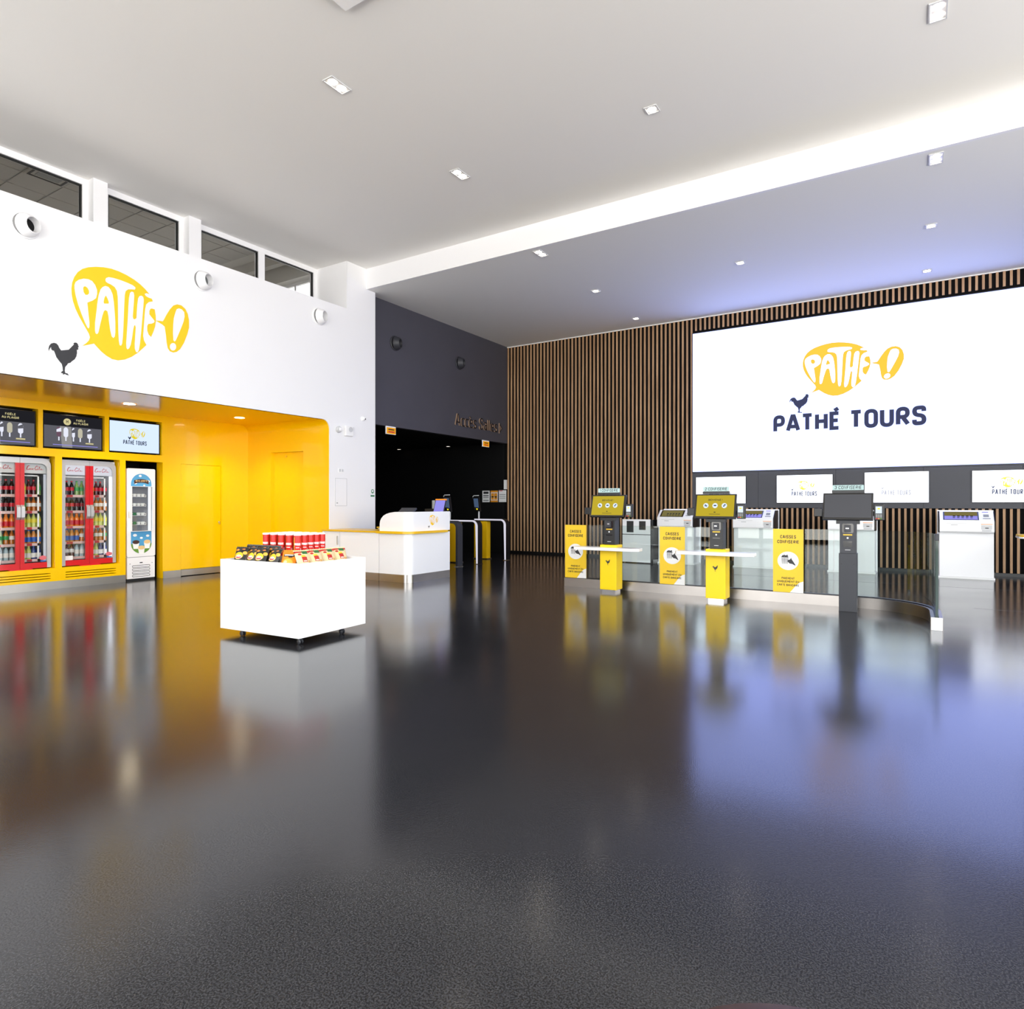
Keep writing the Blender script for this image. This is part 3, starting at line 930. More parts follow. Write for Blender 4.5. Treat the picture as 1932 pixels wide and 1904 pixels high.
# ticket machines
def ticket_machine(x, label, scr):
    t = thing('ticket_machine', label, 'ticket machine', (x, 14.15, 0), 0, 'white ticket machines along the slatted wall')
    MB().box(-0.405, 0.405, 0, 0.45, 0.03, 0.86).build('cabinet', 'white_gloss', t, bevel=0.008)
    MB().box(-0.42, 0.42, -0.008, 0.45, 0, 0.03).build('plinth', 'white_matte', t)
    MB().box(-0.43, 0.43, 0.45, 0.475, 0, 1.235).build('back_panel', 'white_gloss', t)
    prof = [(-0.10, 0.86), (-0.085, 0.835), (0.02, 0.83), (0.44, 0.83), (0.44, 1.215), (0.12, 1.215), (-0.10, 1.045)]
    MB().prism(prof, -0.40, 0.40, 'x').build('head', 'white_gloss', t, bevel=0.01)
    for a0, a1 in ((-0.415, -0.401), (0.401, 0.415)):
        MB().prism([(p[0] + 0.04, p[1]) if p[0] < 0.1 else p for p in prof], a0, a1, 'x').build('side_panel', 'black', t)
    # the sloping face runs from (-0.10,1.045) to (0.12,1.215)
    ux, uz = 0.22, 0.17
    L_ = math.hypot(ux, uz)

    def slope(mb, x0, x1, s0, s1, lift):
        nx, nz = -uz / L_ * lift, ux / L_ * lift
        A = (-0.10 + ux * s0 + nx, 1.045 + uz * s0 + nz)
        B = (-0.10 + ux * s1 + nx, 1.045 + uz * s1 + nz)
        nn = (-uz / L_ * 0.004, ux / L_ * 0.004)
        mb.prism([A, B, (B[0] - nn[0], B[1] - nn[1]), (A[0] - nn[0], A[1] - nn[1])], x0, x1, 'x')
        return mb
    sc = slope(MB(), -0.345, 0.185, 0.10, 0.94, 0.004).build('screen', 'black_gloss', t)
    if scr == 'olive':
        slope(MB(), -0.315, 0.155, 0.16, 0.88, 0.006).build('display', 'screen_olive', sc)
    else:
        slope(MB(), -0.325, 0.165, 0.14, 0.5, 0.006).build('display', 'screen_violet', sc)
        slope(MB(), -0.325, 0.165, 0.52, 0.92, 0.006).build('display_header', 'screen_olive', sc)
    tx = MB()
    for i in range(5):
        slope(tx, -0.20 + i * 0.065, -0.16 + i * 0.065, 0.42, 0.52, 0.0075)
        slope(tx, -0.20 + i * 0.065, -0.165 + i * 0.065, 0.28, 0.34, 0.0075)
    tag(tx.build('menu_text', 'kiosk_ink', sc), kind='stuff')
    slope(slope(MB(), 0.205, 0.375, 0.08, 0.97, 0.004), 0.21, 0.37, 0.1, 0.95, 0.005).build('reader_panel', 'white_matte', t)
    slope(slope(MB(), 0.25, 0.33, 0.40, 0.66, 0.008), 0.24, 0.35, 0.20, 0.28, 0.008).build('card_reader', 'fridge_grey', t)
    slope(MB(), 0.235, 0.325, 0.86, 0.93, 0.008).build('status_light', 'screen_violet', t)
    MB().box(0.21, 0.375, -0.104, -0.1, 0.985, 0.995).build('orange_strip', 'orange_plastic', t)
    MB().box(0.215, 0.37, -0.103, -0.1, 0.90, 0.975).box(0.225, 0.36, -0.108, -0.1, 0.865, 0.895).build('ticket_tray', 'grey_plastic', t)
    MB().box(0.27, 0.32, -0.106, -0.1, 0.915, 0.93).build('ticket_slot', 'black', t)
    MB().box(-0.30, 0.0, -0.102, -0.1, 1.0, 1.003).box(-0.23, -0.13, -0.102, -0.1, 0.968, 0.976).build('maker_mark', 'fridge_grey', t)
    return t


ticket_machine(-4.61, 'white ticket machine with dim olive screen, just right of the recycling bin', 'olive')
ticket_machine(-2.94, 'white ticket machine with violet screen behind the second kiosk terminal', 'violet')
ticket_machine(-1.115, 'white ticket machine mostly hidden behind the dark third kiosk', 'violet')
ticket_machine(0.725, 'white ticket machine standing clear of the glass, rightmost', 'violet')

# recycling bin
t = thing('recycling_bin', 'white two-slot waste bin cabinet between kiosk one and ticket machine', 'bin', (-5.45, 13.9, 0))
MB().box(-0.335, 0.335, 0.012, 0.42, 0.03, 0.98).build('body', 'black', t)
MB().grid_wall((-0.335, 0.335), (0.66, 1.0), [(-0.235, -0.065, 0.70, 0.96), (0.065, 0.225, 0.76, 0.96)], 0, 0.012, 'y').build('top_panel', 'white_gloss', t)
MB().box(-0.335, 0.335, 0, 0.012, 0.02, 0.645).build('door', 'white_gloss', t)
for a0, a1 in ((-0.24, -0.06), (0.06, 0.23)):
    MB().box(a0, a1, 0.013, 0.03, 0.925, 0.95).build('bin_bag', 'meadow_print', t)
MB().box(0.336, 0.38, 0.05, 0.42, 0, 0.99).build('side_fin', 'black', t)

# ================================================================== things on the floor
# glass rail
pts_ = [(-4.93, 9.44), (-0.95, 9.49)]
cxr, cyr = -0.62, 8.72
pts_ += [(cxr + 0.78 * math.cos(math.radians(k)), cyr + 0.77 * math.sin(math.radians(k))) for k in range(90, -1, -9)]
pts_ += [(0.165, 8.2)]


def offset(path, d):
    out = []
    for i, p in enumerate(path):
        a_ = Vector(path[max(i - 1, 0)])
        b__ = Vector(path[min(i + 1, len(path) - 1)])
        t_ = (b__ - a_).normalized()
        out.append((p[0] - t_.y * d, p[1] + t_.x * d))
    return out


def strip(mb, path, d0, d1, z0, z1, mi=0):
    A, B = offset(path, d0), offset(path, d1)
    return mb.prism(A + B[::-1], z0, z1, 'z', mi)


rl = thing('glass_barrier', 'curved glass barrier on a brushed steel kerb in front of the ticket machines', 'barrier', (0, 0, 0))
strip(MB(), pts_, -0.055, 0.055, 0, 0.138).build('kerb', 'steel_kerb', rl, smooth=True)
strip(MB(), pts_, -0.02, 0.02, 0.138, 0.150).build('channel', 'black', rl)


def sub(path, s0, s1):
    out, acc = [], 0
    for p, q in zip(path, path[1:]):
        L_ = math.dist(p, q)
        for t_ in (0, 1):
            s_ = acc + t_ * L_
            if s0 - 1e-6 <= s_ <= s1 + 1e-6:
                P_ = (p if t_ == 0 else q)
                if not out or math.dist(out[-1], P_) > 1e-4:
                    out.append(P_)
        for e in (s0, s1):
            if acc < e < acc + L_:
                k = (e - acc) / L_
                out.append((p[0] + (q[0] - p[0]) * k, p[1] + (q[1] - p[1]) * k))
        acc += L_
    out = sorted(out, key=lambda P_: pos(path, P_))
    res = [out[0]]
    for P_ in out[1:]:
        if math.dist(P_, res[-1]) > 1e-4:
            res.append(P_)
    return res


def pos(path, P_):
    acc, best = 0, (1e9, 0)
    for p, q in zip(path, path[1:]):
        L_ = math.dist(p, q)
        k = max(0, min(1, ((P_[0] - p[0]) * (q[0] - p[0]) + (P_[1] - p[1]) * (q[1] - p[1])) / L_ ** 2))
        d = math.dist(P_, (p[0] + (q[0] - p[0]) * k, p[1] + (q[1] - p[1]) * k))
        if d < best[0]:
            best = (d, acc + k * L_)
        acc += L_
    return best[1]


total = sum(math.dist(p, q) for p, q in zip(pts_, pts_[1:]))
cuts = [0, 1.62, 3.30, 3.98, total]
for c0, c1 in zip(cuts, cuts[1:]):
    sp_ = sub(pts_, c0 + 0.003, c1 - 0.003)
    strip(MB(), sp_, -0.004, 0.004, 0.148, 1.01).build('pane', 'rail_glass', rl, smooth=True)
MB().box(0.152, 0.178, 8.188, 8.203, 0.148, 1.01).build('edge_seal', 'glass_edge', rl)
MB().box(0.145, 0.185, 8.175, 8.25, 0.96, 1.03).build('edge_clip', 'anthracite', rl, bevel=0.006)
MB().box(0.115, 0.215, 8.188, 8.198, 0.002, 0.138).build('end_plate', 'white_gloss', rl)


# posters on the barrier
def rail_poster(x0, label):
    t = thing('barrier_poster', label, 'poster', (x0, 9.40, 0.145), 0, 'yellow posters on the glass barrier')
    W_, H_ = 0.385, 0.863
    MB().box(0, W_, 0, 0.006, 0, H_).build('sheet', 'yellow_print', t)
    MB().poly([(W_, 0), (W_, 0.16), (W_ - 0.05, 0.14), (W_ - 0.10, 0.09), (W_ - 0.13, 0.05), (W_ - 0.17, 0)], -0.001).build('white_corner', 'white_matte', t)
    for s_, z_, h_, w_ in (('CAISSES', 0.735, 0.045, 0.20), ('CONFISERIE', 0.668, 0.045, 0.275), ('PAIEMENT', 0.178, 0.03, 0.165), ('UNIQUEMENT EN', 0.133, 0.03, 0.28), ('CARTE BANCAIRE', 0.086, 0.03, 0.28)):
        text(MB(), s_, W_ / 2, z_, h_, w=0.19, y=-0.002, width=w_).build('lettering', 'ink_brown', t)
    cz = 0.43
    MB().poly(ell(W_ / 2, cz, 0.135, 0.126, 28), -0.001).build('white_disc', 'white_matte', t)
    ic = MB()
    cx_ = W_ / 2 - 0.035
    ic.poly([(cx_ - 0.052, cz + 0.045), (cx_ + 0.042, cz + 0.045), (cx_ + 0.035, cz + 0.062), (cx_ - 0.045, cz + 0.062)], -0.003)
    for k in range(5):
        a0 = cx_ - 0.045 + k * 0.018
        ic.poly([(a0, cz + 0.038), (a0 + 0.009, cz + 0.038), (a0 + 0.011 - k * 0.002, cz - 0.042), (a0 + 0.004 - k * 0.002 + 0.002, cz - 0.042)], -0.003)
    for k in range(4):
        ic.poly(ell(cx_ - 0.03 + k * 0.018, cz + 0.066 + 0.006 * (k % 2), 0.011, 0.010, 10), -0.003)
    ic.poly([(cx_ + 0.03, cz + 0.01), (cx_ + 0.06, cz + 0.02), (cx_ + 0.075, cz + 0.045), (cx_ + 0.082, cz + 0.02), (cx_ + 0.10, cz - 0.005), (cx_ + 0.13, cz - 0.055), (cx_ + 0.12, cz - 0.06), (cx_ + 0.09, cz - 0.04), (cx_ + 0.055, cz - 0.035), (cx_ + 0.032, cz - 0.012)], -0.003)
    tag(ic.build('popcorn_picture', 'ink', t), kind='stuff')
    return t


rail_poster(-4.922, 'yellow cash desk poster at the left end of the glass barrier')
rail_poster(-3.310, 'yellow cash desk poster between the first and second kiosk')
rail_poster(-1.695, 'yellow cash desk poster between the second and third kiosk')


# order kiosks
def kiosk(x, y, num, label, yellow):
    t = thing('order_kiosk', label, 'kiosk', (x, y, 0), 0, 'snack order kiosks in front of the barrier')
    if yellow:
        MB().box(-0.105, 0.105, 0.025, 0.225, 0, 0.05).build('plinth', 'steel_bright', t)
        MB().box(-0.135, 0.135, 0, 0.24, 0.045, 0.728).build('pedestal', 'yellow_soft', t, bevel=0.008)
        rooster(MB(), -0.04, 0.42, 0.075, 0.085, -0.002).build('rooster', 'ink', t)
        sh = MB()
        sh.prism([(-0.53, -0.10), (-0.50, -0.16), (0.43, -0.16), (0.53, -0.10), (0.53, 0.05), (0.48, 0.085), (-0.53, 0.085)], 0.648, 0.694, 'z')
        sh.build('shelf', 'white_gloss', t, bevel=0.006)
    else:
        MB().box(-0.10, 0.10, 0.0, 0.17, 0.0, 0.733).build('pedestal', 'anthracite', t, bevel=0.006)
        MB().box(-0.104, 0.104, 0.002, 0.172, 0.0, 0.004).build('foot_plate', 'black', t)
        for a0 in (-0.07, 0.07):
            MB().lathe([(0.006, -0.003), (0.006, 0)], 8, (a0, 0, 0.60), 'y').build('screw', 'black', t)
    c0 = 0.05 if yellow else 0.0
    cm = 'black' if yellow else 'anthracite'
    MB().box(-0.09, 0.09, c0, c0 + 0.165, 0.729, 1.16).build('column', cm if not yellow else 'anthracite', t, bevel=0.004)
    fc = MB().box(-0.088, 0.088, c0 - 0.004, c0, 0.735, 1.15).build('front_cover', 'black' if yellow else 'anthracite', t)
    cr = MB().prism(rrect(-0.062, 0.066, 0.985, 1.105, 0.02), c0 - 0.012, c0 - 0.004, 'y').build('card_reader', 'black_gloss', t)
    MB().box(-0.035, 0.035, c0 - 0.03, c0 - 0.012, 1.0, 1.085).build('reader_body', 'anthracite', cr, bevel=0.004)
    MB().box(-0.02, 0.015, c0 - 0.034, c0 - 0.03, 1.04, 1.052).build('card_slot', 'steel_bright', cr)
    MB().box(-0.05, 0.05, c0 - 0.006, c0 - 0.004, 0.957, 0.972).build('insert_here_strip', 'yellow_top', fc)
    MB().lathe([(0.011, c0 - 0.01), (0.011, c0 - 0.004)], 14, (0.0, 0, 0.925), 'y').build('button', 'white_gloss', fc)
    MB().box(-0.05, 0.05, c0 - 0.0065, c0 - 0.004, 0.81 if not yellow else 0.87, 0.885).build('receipt_slot', 'black_gloss', fc)
    MB().box(-0.03, 0.03, c0 - 0.006, c0 - 0.004, 0.772, 0.779).build('maker_mark', 'grey_plastic', fc)
    # tilted screen, hinged at its lower edge
    tilt = math.radians(15)
    sc = place('screen', None, t, (0, -0.06, 1.155))
    sc.rotation_euler = (-tilt, 0, 0)
    sc2 = MB().box(-0.28, 0.28, 0, 0.05, 0, 0.345).mesh('screen', 'black_gloss', bevel=0.005)
    bpy.data.objects.remove(sc)
    sc = place('screen', sc2, t, (0, -0.06, 1.155))
    sc.rotation_euler = (-tilt, 0, 0)
    if yellow:
        MB().box(-0.255, 0.255, -0.002, 0, 0.028, 0.325).build('display', 'kiosk_yellow', sc)
        x_ = text(MB(), 'BIENVENUE !', 0, 0.247, 0.026, w=0.17, y=-0.004, width=0.19)
        x_.build('lettering', 'kiosk_ink', sc)
        MB().box(-0.075, 0.075, -0.004, -0.0035, 0.055, 0.060).build('footer_line', 'kiosk_ink', sc)
        MB().box(-0.012, 0.012, -0.004, -0.0035, 0.080, 0.090).build('footer_mark', 'kiosk_ink', sc)
        for cx_ in (-0.125, 0, 0.125):
            MB().poly(ell(cx_, 0.178, 0.036, 0.036, 20), -0.004).build('icon_disc', 'kiosk_white', sc)
        ic = MB()
        ic.box(-0.140, -0.125, -0.006, -0.0055, 0.165, 0.195).box(-0.122, -0.108, -0.006, -0.0055, 0.163, 0.185)
        ic.box(-0.018, 0.018, -0.006, -0.0055, 0.170, 0.188)
        ic.box(0.110, 0.128, -0.006, -0.0055, 0.162, 0.180).box(0.120, 0.143, -0.006, -0.0055, 0.180, 0.197)
        tag(ic.build('icon', 'screen_slate', sc), kind='stuff')
    else:
        MB().box(-0.26, 0.26, -0.002, 0, 0.028, 0.325).build('display', 'anthracite', sc)
    MB().box(-0.13, 0.13, 0.0, 0.08, 1.10, 1.16).build('neck', 'black', t)
    sg = MB().prism(rrect(-0.175, 0.175, 1.525, 1.588, 0.008), 0.03, 0.042, 'y').build('number_sign', 'sign_glow', t)
    text(MB(), num + ' CONFISERIE', 0, 1.537, 0.042, w=0.15, y=0.028, width=0.30, slant=0.08).build('lettering', 'ink', sg)
    MB().box(-0.18, 0.18, 0.02, 0.06, 1.488, 1.525).build('sign_holder', 'black', t)
    pt = MB().box(0.285, 0.40, -0.02, 0.03, 1.15, 1.35).build('payment_terminal', 'black', t, bevel=0.008)
    MB().box(0.305, 0.372, -0.024, -0.02, 1.235, 1.32).build('terminal_screen', 'kiosk_white', pt)
    MB().box(0.325, 0.352, -0.026, -0.024, 1.285, 1.30).build('terminal_logo', 'arrow_yellow', pt)
    k = MB()
    for i in range(3):
        for j in range(3):
            k.box(0.307 + i * 0.023, 0.325 + i * 0.023, -0.025, -0.02, 1.185 + j * 0.014, 1.195 + j * 0.014, 0)
    tag(k.build('keypad', 'fridge_grey', pt), kind='stuff')
    k = MB()
    for i, _ in enumerate('abc'):
        k.box(0.307 + i * 0.023, 0.325 + i * 0.023, -0.026, -0.02, 1.166, 1.176, i)
    tag(k.build('colour_keys', ['red_print', 'orange_plastic', 'meadow_print'], pt), kind='stuff')
    MB().box(0.24, 0.30, 0.03, 0.05, 1.2, 1.26).build('terminal_arm', 'black', t)
    MB().box(-0.385, -0.285, -0.02, 0.05, 1.19, 1.295).build('scanner', 'black', t, bevel=0.006)
    return t


kiosk(-3.985, 9.01, '1', 'yellow kiosk numbered 1 with white shelf beside the leftmost poster', True)
kiosk(-2.362, 8.955, '2', 'yellow kiosk numbered 2 with white shelf, middle of the three', True)
kiosk(-0.748, 9.02, '3', 'dark grey kiosk numbered 3 with black blank screen', False)
R90 = PI / 2


# ================================================================== the yellow alcove
def script_word(mb, x, z, w_, y, mi=0):
    """flowing cursive soft-drink script, drawn with brush strokes; w_ = width"""
    k = w_
    strokes = [
        # C
        ([(.20, .27), (.17, .31), (.12, .28), (.06, .18), (.03, .08), (.06, .02), (.12, .03), (.18, .09)], .030),
        ([(.02, .02), (.0, .1), (.05, .24), (.12, .32)], .016),
        # oca
        ([(.20, .12), (.17, .08), (.19, .03), (.23, .06), (.23, .11), (.20, .12)], .020),
        ([(.30, .11), (.27, .12), (.25, .07), (.27, .03), (.31, .06)], .020),
        ([(.38, .11), (.35, .12), (.33, .07), (.35, .03), (.38, .07), (.39, .12), (.38, .05), (.41, .03)], .020),
        # dash
        ([(.42, .09), (.47, .11)], .018),
        # C
        ([(.66, .27), (.63, .31), (.58, .28), (.52, .18), (.50, .08), (.53, .02), (.58, .03), (.64, .09)], .030),
        ([(.60, .24), (.70, .22), (.80, .25)], .016),
        # ola
        ([(.67, .12), (.64, .08), (.66, .03), (.70, .06), (.70, .11), (.67, .12)], .020),
        ([(.74, .06), (.79, .20), (.80, .26), (.77, .24), (.75, .10), (.76, .03), (.79, .04)], .018),
        ([(.88, .11), (.85, .12), (.82, .07), (.84, .03), (.88, .07), (.89, .12), (.88, .05), (.92, .03), (1.0, .08)], .020),
    ]
    for pts, sw_ in strokes:
        P_ = round_path([(x + p[0] * k, z + p[1] * k) for p in pts], 0.05 * k, False)
        ribbon(mb, P_, sw_ * k, False, y, mi)
    return mb


def tv(y0, y1, label, kind):
    w_ = y1 - y0 - 0.03
    t = thing('menu_screen', label, 'screen', (XB - 0.05, y0 + 0.015, 2.245), R90, 'screens in the yellow niches')
    h_ = 0.555
    MB().box(0, w_, 0, 0.06, 0, h_).build('frame', 'black_gloss', t, bevel=0.004)
    MB().box(0.02, w_ - 0.02, 0.06, 0.14, h_ / 2 - 0.1, h_ / 2 + 0.1).build('bracket', 'black', t)
    x0, x1, z0, z1 = 0.018, w_ - 0.018, 0.018, h_ - 0.018
    if kind == 'logo':
        MB().box(x0, x1, -0.002, 0, z0, z1).build('display', 'tv_blue', t)
        emblem(t, 0.34, 0.245, 0.27, 0.185, -0.004, 'tv_yellow', 'tv_blue', 0.001)
        rooster(MB(), 0.315, 0.215, 0.055, 0.075, -0.004).build('rooster', 'tv_ink', t)
        text(MB(), 'PATHÉ TOURS', w_ / 2, 0.145, 0.075, w=0.15, y=-0.004, width=0.40).build('lettering', 'tv_ink', t)
    else:
        MB().box(x0, x1, -0.002, 0, z0, z1).build('display', 'tv_dark', t)
        MB().box(x0, x1, -0.003, -0.002, z0, 0.36).build('lower_field', 'tv_grey', t)
        MB().poly([(0.27, z0), (0.42, z0), (0.40, 0.36), (0.24, 0.36)], -0.004).build('light_shaft', 'tv_grey_light', t)
        for s_, z_, wd in (('FIDÈLE', 0.455, 0.135), ('AU PLAISIR', 0.405, 0.22)):
            text(MB(), s_, 0.545, z_, 0.034, w=0.17, y=-0.004, width=wd).build('lettering', 'tv_gold', t)
        d = MB().poly(ell(0.345, 0.435, 0.055, 0.055, 22), -0.004).build('gold_disc', 'tv_gold', t)
        text(MB(), 'M', 0.345, 0.412, 0.05, w=0.16, y=-0.006).build('disc_letter', 'tv_dark', d)
        for i, (cx_, c_) in enumerate(((0.225, 'tv_plum'), (0.325, 'tv_white'), (0.435, 'tv_white'), (0.535, 'tv_cream'), (0.675, 'tv_white'))):
            wd = 0.034 if i != 2 else 0.022
            p = MB().poly(arc(cx_, 0.30, wd, 0, 180, 8, 0.045) + arc(cx_, 0.215, wd, 180, 360, 8, 0.03), -0.005).build('ice_lolly', c_, t)
            MB().box(cx_ - 0.009, cx_ + 0.009, -0.005, -0.0045, 0.125, 0.186).build('lolly_stick', 'tv_white', p)
            if i in (0, 2, 4):
                MB().poly([(cx_ - wd, 0.30), (cx_ + wd * 0.9, 0.335), (cx_ + wd, 0.27), (cx_ - wd, 0.26)], -0.006).build('bite', 'tv_grey' if i else 'tv_white', p)
        MB().box(0.615, 0.735, -0.006, -0.005, 0.095, 0.115).build('price_tag', 'tv_gold', t)
        MB().box(0.14, 0.80, -0.006, -0.005, 0.052, 0.062).build('footnote_line', 'screen_violet', t)
    return t


tv(*TVS[0], 'black menu screen with ice lollies, cut by the left picture edge', 'menu')
tv(*TVS[1], 'black menu screen with gold disc and ice lollies, middle of the niches', 'menu')
tv(*TVS[2], 'pale blue screen with logo above the white freezer', 'logo')


# drinks
def bottle_mesh(kind):
    """half-litre bottle: body with shaped waist"""
    prof = {'cola': [(.024, 0), (.030, .006), (.031, .05), (.027, .075), (.031, .115), (.030, .14), (.015, .185), (.012, .20), (.012, .212)],
            'juice': [(.028, 0), (.032, .006), (.032, .12), (.030, .14), (.018, .175), (.017, .195)],
            'water': [(.026, 0), (.030, .005), (.029, .06), (.030, .12), (.028, .15), (.014, .185), (.013, .2)]}[kind]
    top = prof[-1][1]
    b_ = MB().lathe(prof, 12)
    c_ = MB().lathe([(prof[-1][0] + .002, top - .004), (prof[-1][0] + .002, top + .014), (prof[-1][0] - .004, top + .017)], 12)
    r_ = max(p[0] for p in prof) + .0008
    zl = {'cola': (.075, .128), 'juice': (.03, .10), 'water': (.05, .115)}[kind]
    l_ = MB().lathe([(r_, zl[0]), (r_, zl[1])], 12, caps=False)
    return b_, c_, l_


LIQ = {}


def liquid(name, c, rough=0.08):
    mat('drink_' + name, c, rough, spec=0.6)


for k_, c_ in dict(cola='#1a0b08', cherry='#4a0a12', orange='#e07a18', amber='#b2610f', lemon='#c9cf6a', clear='#bcd0c8', water='#a8bcc2', green='#7fa05a', ice='#c77f2c', blue='#20377a').items():
    liquid(k_, c_)
for k_, c_ in dict(red='#c8142a', deepred='#8e0f1e', orange='#e5782a', yellow='#e3d23a', white='#e4e2dc', green='#2f9a52', blue='#2a62b8', black='#1a1a1c', pink='#d66a74').items():
    mat('cap_' + k_, c_, 0.4)
# (liquid, cap, label, shape, words)
KIND = {
    'cola': ('cola', 'red', 'red', 'cola', 'dark cola bottle with red label'),
    'zero': ('cola', 'black', 'deepred', 'cola', 'dark cola bottle with deep red label'),
    'cherry': ('cherry', 'red', 'red', 'cola', 'dark red cherry drink bottle'),
    'olabel': ('orange', 'orange', 'red', 'juice', 'orange drink bottle with red label'),
    'peach': ('amber', 'green', 'green', 'cola', 'amber tea bottle with green cap'),
    'tropic': ('amber', 'orange', 'white', 'cola', 'amber juice bottle with orange cap'),
    'lemon': ('lemon', 'green', 'yellow', 'cola', 'pale lemonade bottle with yellow label'),
    'bluecap': ('ice', 'blue', 'blue', 'juice', 'amber tea bottle with blue cap'),
    'water': ('water', 'green', 'white', 'water', 'clear water bottle with pale label'),
    'citrus': ('lemon', 'yellow', 'white', 'juice', 'yellow citrus bottle with white label'),
    'sport': ('blue', 'blue', 'white', 'juice', 'dark blue sports drink bottle'),
    'berry': ('cherry', 'green', 'white', 'cola', 'dark red berry bottle with green cap'),
    'greens': ('green', 'green', 'green', 'cola', 'green drink bottle with green cap'),
}
PROTO = {}
for k_, (lq, cp, lb, shp, wds) in KIND.items():
    b_, c_, l_ = bottle_mesh(shp)
    PROTO[k_] = (b_.mesh('drink_bottle', 'drink_' + lq, smooth=True), c_.mesh('cap', 'cap_' + cp), l_.mesh('label_band', 'cap_' + lb))
ORD = ['first', 'second', 'third', 'fourth']
SHELFN = ['top', 'second', 'middle', 'fourth', 'bottom']


